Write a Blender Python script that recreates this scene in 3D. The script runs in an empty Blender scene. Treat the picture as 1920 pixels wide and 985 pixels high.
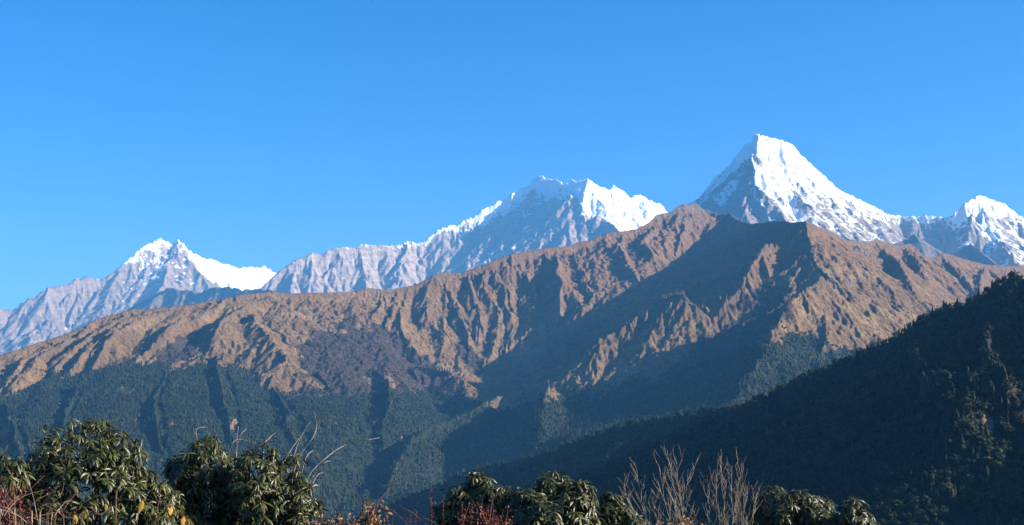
import bpy, bmesh, math, random
import numpy as np
from mathutils import Vector, Matrix
from concurrent.futures import ThreadPoolExecutor

random.seed(7)
RNG = np.random.default_rng(7)
SC = bpy.context.scene
COL = SC.collection
R_ = math.radians

# ------------------------------------------------------------------ camera
F, CX, CY, HOR = 2450.0, 960.0, 492.5, 805.0        # focal length and centre in pixels of the 1920 wide photo
PITCH = math.atan((HOR - CY) / F)
cam_d = bpy.data.cameras.new('camera')
cam_d.sensor_fit = 'HORIZONTAL'
cam_d.sensor_width = 36.0
cam_d.lens = F / 1920.0 * 36.0
cam_d.clip_start = 0.1
cam_d.clip_end = 200000.0
cam = bpy.data.objects.new('camera', cam_d)
COL.objects.link(cam)
cam.location = (0, 0, 0)
cam.rotation_euler = (math.pi / 2 + PITCH, 0, 0)
SC.camera = cam

# ------------------------------------------------------------------ sky and sun
SUN_AZ, SUN_EL = R_(98), R_(24)       # azimuth from the view direction towards the right
world = bpy.data.worlds.new('World')
SC.world = world
world.use_nodes = True
nt = world.node_tree
bg = nt.nodes['Background']
sky = nt.nodes.new('ShaderNodeTexSky')
sky.sky_type = 'NISHITA'
sky.sun_disc = False
sky.sun_elevation = SUN_EL
sky.sun_rotation = SUN_AZ
sky.altitude = 2400
sky.air_density = 1.0
sky.dust_density = 5.0
sky.ozone_density = 3.0
tint = nt.nodes.new('ShaderNodeHueSaturation')          # the clear deep blue of high mountain air
tint.inputs['Hue'].default_value = 0.504
tint.inputs['Saturation'].default_value = 1.4
nt.links.new(sky.outputs[0], tint.inputs['Color'])
nt.links.new(tint.outputs[0], bg.inputs[0])
bg.inputs[1].default_value = 0.073
sun_d = bpy.data.lights.new('sun', 'SUN')
sun_d.energy = 5.0
sun_d.angle = R_(0.5)
sun_d.color = (1.0, 0.91, 0.77)
sun = bpy.data.objects.new('sun', sun_d)
COL.objects.link(sun)
SUNV = Vector((math.cos(SUN_EL) * math.sin(SUN_AZ), math.cos(SUN_EL) * math.cos(SUN_AZ), math.sin(SUN_EL)))
sun.rotation_euler = SUNV.to_track_quat('Z', 'Y').to_euler()
vs = SC.view_settings
vs.view_transform = 'Standard'
vs.look = 'None'
vs.exposure = 1.6
vs.gamma = 1.0
vs.use_curve_mapping = False
SC.cycles.max_bounces = 5
SC.cycles.diffuse_bounces = 2
SC.cycles.volume_bounces = 0

# ------------------------------------------------------------------ helpers
def ray(u, v):
    dx, dy = (u - CX) / F, (CY - v) / F
    return np.array([dx, math.cos(PITCH) - dy * math.sin(PITCH), math.sin(PITCH) + dy * math.cos(PITCH)])

def pt(u, v, D):
    """a direction seen in the photo, at D metres along the ground"""
    r = ray(u, v)
    return r * (D / math.hypot(r[0], r[1]))

def project(x, y, z):
    c, s = math.cos(PITCH), math.sin(PITCH)
    f = y * c + z * s
    up = -y * s + z * c
    f = np.maximum(f, 1e-6)
    return CX + F * x / f, CY - F * up / f

def hash2(ix, iy, seed):
    h = (ix.astype(np.uint32) * np.uint32(374761393)) ^ (iy.astype(np.uint32) * np.uint32(668265263)) ^ np.uint32((seed * 2246822519) & 0xffffffff)
    h = (h ^ (h >> np.uint32(13))) * np.uint32(1274126177)
    h = h ^ (h >> np.uint32(16))
    h = h * np.uint32(2654435761)
    return h ^ (h >> np.uint32(15))

def noise2(x, y, seed=0):
    """gradient noise, about -1..1"""
    xi = np.floor(x).astype(np.int64); yi = np.floor(y).astype(np.int64)
    xf = (x - xi).astype(np.float32); yf = (y - yi).astype(np.float32)
    u = xf * xf * xf * (xf * (xf * 6 - 15) + 10)
    v = yf * yf * yf * (yf * (yf * 6 - 15) + 10)
    def g(i, j):
        a = hash2(xi + i, yi + j, seed).astype(np.float32) * np.float32(2 * math.pi / 4294967296.0)
        return np.cos(a) * (xf - i) + np.sin(a) * (yf - j)
    a = g(0, 0); b = g(1, 0); c = g(0, 1); d = g(1, 1)
    return ((a + (b - a) * u) + ((c + (d - c) * u) - (a + (b - a) * u)) * v) * np.float32(1.5)

def fbm(x, y, lam, octaves=4, seed=0, gain=0.5):
    out = 0; a = 1.0; f = 1.0 / lam
    for o in range(octaves):
        out = out + a * noise2(x * f + 17.3 * o, y * f - 9.1 * o, seed + o)
        a *= gain; f *= 2.03
    return out

def ridged(x, y, lam, octaves=4, seed=0, gain=0.5):
    out = 0; a = 1.0; f = 1.0 / lam
    for o in range(octaves):
        out = out + a * (1 - np.abs(noise2(x * f + 7.7 * o, y * f + 3.1 * o, seed + o)) * 2)
        a *= gain; f *= 2.03
    return out

def smooth(a, b, x):
    t = np.clip((x - a) / (b - a), 0, 1)
    return t * t * (3 - 2 * t)

def erosion_cells(px, py, dx, dy, seed):
    """stripes that follow the fall line: value and gradient factor"""
    ipx = np.floor(px); ipy = np.floor(py)
    fx = (px - ipx).astype(np.float32); fy = (py - ipy).astype(np.float32)
    ix = ipx.astype(np.int64); iy = ipy.astype(np.int64)
    va = np.zeros_like(fx); vs_ = np.zeros_like(fx); wt = np.zeros_like(fx)
    for i in range(-2, 2):
        for j in range(-2, 2):
            h = hash2(ix - i, iy - j, seed)
            ox = (h & np.uint32(65535)).astype(np.float32) * np.float32(0.5 / 65536)
            oy = (h >> np.uint32(16)).astype(np.float32) * np.float32(0.5 / 65536)
            ppx = fx + i - ox + 0.25; ppy = fy + j - oy + 0.25
            w = np.exp(-(ppx * ppx + ppy * ppy) * 2)
            m = (ppx * dx + ppy * dy) * np.float32(2 * math.pi)
            va += np.cos(m) * w; vs_ -= np.sin(m) * w; wt += w
    return va / wt, vs_ / wt

POOL = ThreadPoolExecutor(4)
def par(fn, n, *arrs):
    """run fn over row blocks of the arrays"""
    idx = np.array_split(np.arange(arrs[0].shape[0]), n)
    res = list(POOL.map(lambda ii: fn(*[a[ii[0]:ii[-1] + 1] for a in arrs]), [i for i in idx if len(i)]))
    if isinstance(res[0], tuple):
        return tuple(np.concatenate([r[k] for r in res]) for k in range(len(res[0])))
    return np.concatenate(res)

class Line:
    """a ridge line through 3D points; the ground falls away from it on both sides"""
    def __init__(self, pts, s=0.7, s2=0.3, L=700, left=1.0, right=1.0, warp=0.0, jag=0.0, seed=0, crest=False):
        P = [pt(*p) if len(p) == 3 else np.array(p[:3], float) for p in pts]
        if jag:
            r = random.Random(seed)
            Q = [P[0]]
            for a, b in zip(P, P[1:]):
                n = 3
                ln = np.linalg.norm(b - a)
                for k in range(1, n + 1):
                    q = a + (b - a) * k / n
                    if k < n: q = q + np.array([0, 0, r.uniform(-1, 1) * jag * ln / n])
                    Q.append(q)
            P = Q
        self.P = np.array(P); self.s, self.s2, self.L = s, s2, L
        self.left, self.right, self.warp, self.crest = left, right, warp, crest

def tents(X, Y, WX, WY, lines):
    z = np.full(X.shape, -1e9, np.float32); dcrest = np.full(X.shape, 1e9, np.float32)
    for ln in lines:
        x = X + WX * ln.warp; y = Y + WY * ln.warp
        zl = np.full(X.shape, -1e9, np.float32)
        for a, b in zip(ln.P, ln.P[1:]):
            dx, dy, dz = b - a
            l2 = dx * dx + dy * dy + 1e-6
            rx = x - a[0]; ry = y - a[1]
            t = np.clip((rx * dx + ry * dy) / l2, 0, 1)
            ex = rx - t * dx; ey = ry - t * dy
            d = np.sqrt(ex * ex + ey * ey)
            if ln.left != ln.right:
                k = np.where(dx * ry - dy * rx > 0, ln.left, ln.right)
            else:
                k = ln.left
            dk = d * k
            rd = ln.crest or 7.0
            dk = np.sqrt(dk * dk + rd * rd) - rd
            zz = a[2] + t * dz - (ln.s2 * dk + (ln.s - ln.s2) * ln.L * (1 - np.exp(-dk / ln.L)))
            np.maximum(zl, zz, out=zl)
            if ln is lines[0] or ln.crest:
                np.minimum(dcrest, d, out=dcrest)
        np.maximum(z, zl, out=z)
    return z, dcrest

def strip(top, bottom):
    """triangles between two lines of points"""
    T = [pt(*p) for p in top]; B = [pt(*p) for p in bottom]
    def par_(L):
        d = np.concatenate([[0], np.cumsum([np.linalg.norm(b - a) for a, b in zip(L, L[1:])])])
        return d / d[-1]
    tp, bp = par_(T), par_(B)
    i = j = 0; out = []
    while i < len(T) - 1 or j < len(B) - 1:
        if j == len(B) - 1 or (i < len(T) - 1 and tp[i + 1] < bp[j + 1]):
            out.append((T[i], T[i + 1], B[j])); i += 1
        else:
            out.append((T[i], B[j + 1], B[j])); j += 1
    return out

def facets(X, Y, tris):
    """height of the sloping faces spanned by the triangles"""
    z = np.full(X.shape, -1e9, np.float32)
    for a, b, c in tris:
        det = (b[0] - a[0]) * (c[1] - a[1]) - (c[0] - a[0]) * (b[1] - a[1])
        if abs(det) < 1: continue
        px, py = X - a[0], Y - a[1]
        s = (px * (c[1] - a[1]) - py * (c[0] - a[0])) / det
        t = (py * (b[0] - a[0]) - px * (b[1] - a[1])) / det
        ins = (s >= -0.002) & (t >= -0.002) & (s + t <= 1.002)
        zz = a[2] + s * (b[2] - a[2]) + t * (c[2] - a[2])
        z = np.where(ins, np.maximum(z, zz), z)
    return z

def soften(Z, keep, n=3):
    """rounds off the creases between faces, leaving the crests alone"""
    S = Z.copy()
    for _ in range(n):
        P = np.pad(S, ((3, 3), (5, 5)), mode='edge')
        c0 = np.cumsum(np.pad(P, ((1, 0), (0, 0))), axis=0); P = (c0[7:] - c0[:-7]) / 7
        c1 = np.cumsum(np.pad(P, ((0, 0), (1, 0))), axis=1); S = (c1[:, 11:] - c1[:, :-11]) / 11
    return Z + (S - Z) * keep

class Drape:
    """finds where a direction of the photo meets a terrain sheet"""
    def __init__(self, A, RR, Z):
        self.az, self.R, self.T, self.Z = A[0], RR[:, 0], Z / RR, Z
    def __call__(self, u, v, lift=0.0):
        r = ray(u, v); a = math.atan2(r[0], r[1]); t = r[2] / math.hypot(r[0], r[1])
        j = int(np.clip(np.searchsorted(self.az, a), 0, len(self.az) - 1))
        col = self.T[:, j]
        k = np.nonzero(col >= t)[0]
        k = int(k[0]) if len(k) else int(np.argmax(col))
        R = self.R[k]
        room = R * float(col.max()) - self.Z[k, j]          # never above the skyline behind
        return (R * math.sin(a), R * math.cos(a), self.Z[k, j] + min(lift, 0.55 * max(room, 0.0)), 0)

def rib(dr, pts, lift, s=0.9, s2=0.6, L=200, left=1.0, right=1.0, warp=10, top=0.3):
    n = len(pts)
    P = [dr(u, v, lift * (top if i == 0 else 0.3 if i == n - 1 else 1.0)) for i, (u, v) in enumerate(pts)]
    return Line(P, s=s, s2=s2, L=L, left=left, right=right, warp=warp)

def polar(az0, az1, daz, rows):
    az = np.radians(np.arange(az0, az1 + daz * .5, daz))
    A, RR = np.meshgrid(az, rows)
    return A, RR, (RR * np.sin(A)).astype(np.float64), (RR * np.cos(A)).astype(np.float64)

def grads(Z, A, RR):
    dzr = np.gradient(Z, axis=0) / np.gradient(RR, axis=0)
    dza = np.gradient(Z, axis=1) / (np.gradient(A, axis=1) * RR)
    s, c = np.sin(A), np.cos(A)
    return dzr * s + dza * c, dzr * c - dza * s

def erode(Z, A, RR, X, Y, octs, branch=1.5, seed=0, fade=None, stripes=1.0):
    """carve gullies down the fall line, coarse to fine"""
    gx, gy = grads(Z, A, RR)
    out = Z.copy()
    for o, (lam, amp) in enumerate(octs):
        sl = np.hypot(gx, gy) + 1e-5
        dx = (-gy / sl * stripes).astype(np.float32); dy = (gx / sl * stripes).astype(np.float32)
        va, sn = par(lambda px, py, a, b: erosion_cells(px, py, a, b, seed + o), 8, X / lam, Y / lam, dx, dy)
        str_ = amp * smooth(0.1, 0.5, sl)
        if fade is not None: str_ = str_ * np.clip(fade / (lam * 0.5), 0, 1)
        out = out + (va - 1) * 0.5 * str_
        k = sn * str_ * 0.5 * 2 * math.pi / lam * branch
        gx = gx + dx * k; gy = gy + dy * k
    return out

def grid_mesh(name, X, Y, Z, mat, attrs={}, kind='structure'):
    n, m = X.shape
    me = bpy.data.meshes.new(name)
    co = np.stack([X, Y, Z], -1).reshape(-1, 3).astype(np.float32)
    i = np.arange((n - 1) * m).reshape(n - 1, m)[:, :-1].ravel()
    f = np.stack([i, i + 1, i + m + 1, i + m], -1).astype(np.int32)
    me.vertices.add(len(co)); me.vertices.foreach_set('co', co.ravel())
    me.loops.add(f.size); me.loops.foreach_set('vertex_index', f[:, ::-1].ravel())
    me.polygons.add(len(f)); me.polygons.foreach_set('loop_start', np.arange(0, f.size, 4, dtype=np.int32))
    me.update(calc_edges=True)
    me.polygons.foreach_set('use_smooth', np.ones(len(f), bool))
    for k, v in attrs.items():
        at = me.attributes.new(k, 'FLOAT', 'POINT')
        at.data.foreach_set('value', v.ravel().astype(np.float32))
    me.materials.append(mat)
    o = bpy.data.objects.new(name, me)
    COL.objects.link(o)
    if kind: o['kind'] = kind
    return o

def tag(o, label=None, cat=None, group=None, kind=None):
    if label: o['label'] = label
    if cat: o['category'] = cat
    if group: o['group'] = group
    if kind: o['kind'] = kind
    return o

# ------------------------------------------------------------------ materials
class NT:
    def __init__(self, name, rough=0.9, spec=0.2):
        self.m = bpy.data.materials.new(name); self.m.use_nodes = True
        self.t = self.m.node_tree; self.b = self.t.nodes['Principled BSDF']
        self.b.inputs['Roughness'].default_value = rough
        self.b.inputs['Specular IOR Level'].default_value = spec
    def n(self, kind, **kw):
        nd = self.t.nodes.new(kind)
        for k, v in kw.items(): setattr(nd, k, v)
        return nd
    def l(self, a, b): self.t.links.new(a, b)
    def noise(self, scale, detail=4, rough=0.55, stretch=None):
        tc = self.n('ShaderNodeTexCoord'); nz = self.n('ShaderNodeTexNoise')
        src = tc.outputs['Object']
        if stretch:
            mp = self.n('ShaderNodeMapping'); mp.inputs['Scale'].default_value = stretch
            self.l(src, mp.inputs['Vector']); src = mp.outputs[0]
        self.l(src, nz.inputs['Vector'])
        nz.inputs['Scale'].default_value = scale; nz.inputs['Detail'].default_value = detail
        nz.inputs['Roughness'].default_value = rough
        return nz.outputs['Fac']
    def attr(self, name):
        a = self.n('ShaderNodeAttribute'); a.attribute_name = name
        return a.outputs['Fac']
    def ramp(self, fac, *stops):
        r = self.n('ShaderNodeValToRGB'); e = r.color_ramp.elements
        while len(e) < len(stops): e.new(0.5)
        for el, (p, c) in zip(e, stops):
            el.position = p; el.color = (*c, 1) if not isinstance(c, float) else (c, c, c, 1)
        self.l(fac, r.inputs[0])
        return r.outputs[0]
    def mix(self, fac, a, b, mode='MIX'):
        x = self.n('ShaderNodeMix', data_type='RGBA', blend_type=mode)
        for s, v in ((x.inputs[0], fac), (x.inputs[6], a), (x.inputs[7], b)):
            if isinstance(v, (int, float)): s.default_value = v
            elif isinstance(v, tuple): s.default_value = (*v, 1)
            else: self.l(v, s)
        return x.outputs[2]
    def math(self, op, a, b=0.0, clamp=False):
        x = self.n('ShaderNodeMath', operation=op, use_clamp=clamp)
        for s, v in zip(x.inputs, (a, b)):
            if isinstance(v, (int, float)): s.default_value = v
            else: self.l(v, s)
        return x.outputs[0]
    def step(self, x, a, b):
        r = self.n('ShaderNodeMapRange', interpolation_type='SMOOTHSTEP')
        self.l(x, r.inputs[0]); r.inputs[1].default_value = a; r.inputs[2].default_value = b
        return r.outputs[0]
    def bump(self, h, dist, strength=1.0):
        b = self.n('ShaderNodeBump'); b.inputs['Distance'].default_value = dist; b.inputs['Strength'].default_value = strength
        self.l(h, b.inputs['Height']); self.l(b.outputs[0], self.b.inputs['Normal'])
    def color(self, c):
        if isinstance(c, tuple): self.b.inputs['Base Color'].default_value = (*c, 1)
        else: self.l(c, self.b.inputs['Base Color'])

def mat_hills():
    k = NT('hill_slopes')
    n1 = k.noise(0.0035, 6, 0.6); n2 = k.noise(0.02, 5, 0.65); n3 = k.noise(0.06, 3)
    grass = k.ramp(n1, (0.3, (0.15, 0.088, 0.04)), (0.5, (0.24, 0.142, 0.062)), (0.72, (0.33, 0.215, 0.1)))
    grass = k.mix(k.step(n2, 0.45, 0.72), grass, (0.1, 0.06, 0.036))
    grass = k.mix(k.step(k.noise(0.09, 5, 0.7), 0.52, 0.68), grass, (0.07, 0.05, 0.03))
    red = k.mix(k.attr('high'), grass, (0.2, 0.102, 0.054))
    grass = k.mix(0.6, grass, red)
    rock = k.ramp(n2, (0.3, (0.06, 0.045, 0.04)), (0.7, (0.2, 0.16, 0.135)))
    c = k.mix(k.step(k.math('ADD', k.attr('rock'), k.math('MULTIPLY', k.math('SUBTRACT', n2, 0.5), 0.9)), 0.35, 0.65), grass, rock)
    scrub = k.ramp(n3, (0.35, (0.03, 0.03, 0.02)), (0.6, (0.085, 0.05, 0.04)), (0.8, (0.12, 0.07, 0.05)))
    c = k.mix(k.step(k.math('ADD', k.attr('scrub'), k.math('MULTIPLY', k.math('SUBTRACT', n2, 0.5), 1.1)), 0.4, 0.6), c, scrub)
    c = k.mix(k.step(k.math('ADD', k.attr('forest'), k.math('MULTIPLY', k.math('SUBTRACT', n2, 0.5), 0.6)), 0.4, 0.6), c, (0.022, 0.03, 0.015))
    k.color(c)
    h = k.math('ADD', k.noise(0.03, 8, 0.65), k.math('MULTIPLY', k.noise(0.12, 4, 0.7), 0.4))
    k.bump(h, 24.0)
    return k.m

def mat_snow(name, rock_a, rock_b, scale=1.0):
    k = NT(name, 0.7, 0.2)
    n1 = k.noise(0.004 * scale, 8, 0.62); n2 = k.noise(0.016 * scale, 6, 0.65)
    st = k.noise(0.006 * scale, 6, 0.6, (1, 1, 3.0))
    rock = k.ramp(st, (0.3, rock_a), (0.7, rock_b))
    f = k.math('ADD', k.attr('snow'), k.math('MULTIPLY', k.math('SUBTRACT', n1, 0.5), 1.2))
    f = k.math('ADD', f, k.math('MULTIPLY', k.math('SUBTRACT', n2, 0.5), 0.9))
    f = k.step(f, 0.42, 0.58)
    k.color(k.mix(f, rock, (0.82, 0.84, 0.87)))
    k.bump(k.math('ADD', k.noise(0.008 * scale, 8, 0.6), k.math('MULTIPLY', k.noise(0.03 * scale, 5, 0.65), 0.4)), 40.0)
    return k.m
# ------------------------------------------------------------------ the setting
FLOOR = -700.0
VIS = []            # (azimuths, tan of the skyline so far) of every terrain sheet, for leaving out trees that nothing shows

# --- ground: the hilltop the camera stands on, falling to the valley floor, out to the horizon
rows = np.concatenate([[0.0], np.geomspace(1.0, 2600, 90), np.geomspace(2900, 40000, 40)])
az = np.linspace(0, 2 * math.pi, 181)
A, RR = np.meshgrid(az, rows)
X, Y = RR * np.sin(A), RR * np.cos(A)
Z = -1.75 - 0.06 * RR - 0.42 * np.maximum(RR - 13, 0) + 0.12 * fbm(X, Y, 2.2, 3, 5) * smooth(0.5, 3, RR)
Z = np.maximum(Z, FLOOR + 30 * fbm(X, Y, 900, 4, 3) + 6 * fbm(X, Y, 60, 2, 8))
kg = NT('hilltop_ground')
g1 = kg.noise(0.02, 6); g2 = kg.noise(3.0, 6)
kg.color(kg.mix(0.6, kg.ramp(g1, (0.3, (0.03, 0.035, 0.018)), (0.7, (0.09, 0.065, 0.035))), kg.ramp(g2, (0.3, (0.02, 0.02, 0.012)), (0.7, (0.1, 0.07, 0.04)))))
kg.bump(kg.noise(2.0, 8), 0.15)
X[:, -1] = X[:, 0]; Y[:, -1] = Y[:, 0]; Z[:, -1] = Z[:, 0]
grid_mesh('ground', X, Y, Z, kg.m)

def warp_fields(X, Y, lam, seed):
    return fbm(X, Y, lam, 3, seed), fbm(X, Y, lam, 3, seed + 50)

def rows_lin(*segs):
    return np.concatenate([np.arange(a, b, s) for a, b, s in segs])

# --- brown hills in the middle distance
HM = mat_hills()
A, RR, X, Y = polar(-25, 31, 0.036, rows_lin((3300, 5200, 14), (5200, 8600, 8.5), (8600, 10600, 11), (10600, 13500, 40)))
CL = [(-260, 745, 6300), (-120, 700, 6600), (0, 665, 6900), (30, 656, 6950), (91, 636, 7050), (131, 622, 7100), (164, 609, 7150), (180, 598, 7250), (213, 589, 7300), (244, 580, 7330),
    (274, 580, 7350), (305, 577, 7380), (341, 573, 7420), (396, 564, 7500), (441, 555, 7550), (480, 549.5, 7600), (510, 547, 7650), (541, 550, 7700), (608, 549, 7800), (663, 547, 7900),
    (687, 540, 7950), (711, 543, 7980), (733, 543, 8000), (760, 538, 8050)]
CM = [(760, 538, 8050), (775, 535, 8080), (797, 525, 8120), (815, 514, 8150), (833, 511, 8200), (864, 512, 8250), (885, 503, 8300),
    (906, 496, 8330), (918, 490, 8350), (961, 475, 8450), (991, 470.6, 8550), (1016, 466, 8600), (1052, 463, 8700), (1083, 455, 8800), (1107, 449, 8850), (1125, 441.6, 8900), (1144, 435.5, 8950),
    (1165, 434, 9000), (1192, 429.5, 9100), (1217, 416, 9250), (1232, 402, 9400), (1259, 397.5, 9500), (1270, 387, 9600), (1281, 381.6, 9650), (1293, 384, 9700), (1305, 381, 9800), (1317, 391, 9850),
    (1335, 396, 9850), (1351, 402, 9800), (1369, 400, 9750), (1381, 411, 9600)]
CN = [(1369, 400, 9750), (1381, 411, 9300), (1398, 417, 8900), (1434, 418, 8300), (1463, 415, 7750), (1491, 417, 7250), (1511, 415, 7000)]
crest_l = Line(CL, s=0.74, s2=0.35, L=520, jag=0.04, seed=1, crest=16.0)
crest_m = Line(CM, s=0.8, s2=0.6, L=600, jag=0.05, seed=3, crest=16.0)
crest_n = Line(CN, s=0.8, s2=0.6, L=600, jag=0.05, seed=4, crest=16.0)
CR = [(1511, 415, 7000), (1523, 419, 7050), (1556, 433, 7350), (1589, 451, 7650), (1625, 453, 7950), (1645, 449, 8200), (1670, 458, 8400), (1686, 461, 8550), (1706, 457, 8700), (1723, 474, 8750), (1747, 486, 8850),
    (1767, 474, 9000), (1785, 478, 9100), (1808, 486, 9200), (1848, 496, 9400), (1885, 498, 9600), (1920, 498, 9800), (2000, 480, 10000), (2200, 440, 10300), (2500, 420, 10500)]
crest_r = Line(CR, s=0.8, s2=0.5, L=600, jag=0.05, seed=2, crest=16.0)
SPUR = [(1511, 415, 7000), (1513, 432, 6850), (1530, 455, 6650), (1530, 478, 6500), (1552, 502, 6300), (1570, 522, 6150), (1563, 540, 6000), (1535, 556, 5850), (1520, 568, 5700), (1492, 620, 5300), (1452, 680, 4900), (1400, 735, 4500), (1300, 800, 4000)]
VALLEY = [(1350, 428, 9350), (1339, 446, 9150), (1284, 477, 8750), (1201, 528, 7900), (1119, 600, 7350), (1035, 652, 7380), (960, 692, 7420), (900, 716, 7500), (878, 760, 7000), (850, 800, 6300), (800, 850, 5600)]
MID = [(-260, 850, 5300), (-120, 800, 5700), (0, 740, 6200), (90, 704, 6450), (200, 678, 6500), (290, 676, 6400), (380, 668, 6450), (430, 672, 6450), (515, 722, 6050), (560, 742, 5900), (620, 738, 5950), (700, 745, 5950), (770, 738, 6300), (840, 752, 6650), (878, 760, 7000)]
LOW = [(-300, 985, 3800), (-150, 930, 4000), (0, 880, 4500), (150, 890, 4400), (300, 895, 4300), (450, 905, 4250), (600, 910, 4350), (700, 900, 4800), (800, 850, 5600)]
FOOT = [(-300, 1120, 3300), (0, 1100, 3400), (450, 1100, 3400), (700, 1050, 3600), (900, 980, 3900)]
tris = strip(CM[:], [(878, 760, 7000)] + VALLEY[:8][::-1])
tris += strip(CN + SPUR[1:], VALLEY)
tris += strip(CL, MID) + strip(MID, LOW) + strip(LOW, FOOT)
tris += strip(SPUR, [(1740, 520, 8000), (1745, 560, 7600), (1740, 590, 7200), (1720, 615, 6700), (1690, 650, 6100), (1640, 720, 5200), (1560, 800, 4400)])
tris += strip(CR[:16], [(1600, 470, 7400), (1660, 510, 7700), (1740, 590, 7400), (1780, 590, 7600), (1850, 570, 8200), (1900, 560, 8500)])
W = 40
lines = [crest_l, crest_m, crest_n, crest_r, Line(SPUR, s=0.9, s2=0.6, L=400, warp=8)]
WX, WY = warp_fields(X, Y, 420, 11)
Z, dc = par(lambda a, b, c, d: tents(a, b, c, d, lines), 16, X, Y, WX, WY)
Z = np.maximum(Z, par(lambda a, b: facets(a, b, tris), 16, X, Y))
Z = np.maximum(Z, FLOOR + 5)
Z = soften(Z, smooth(40, 250, dc))
dr = Drape(A, RR, Z)
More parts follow.
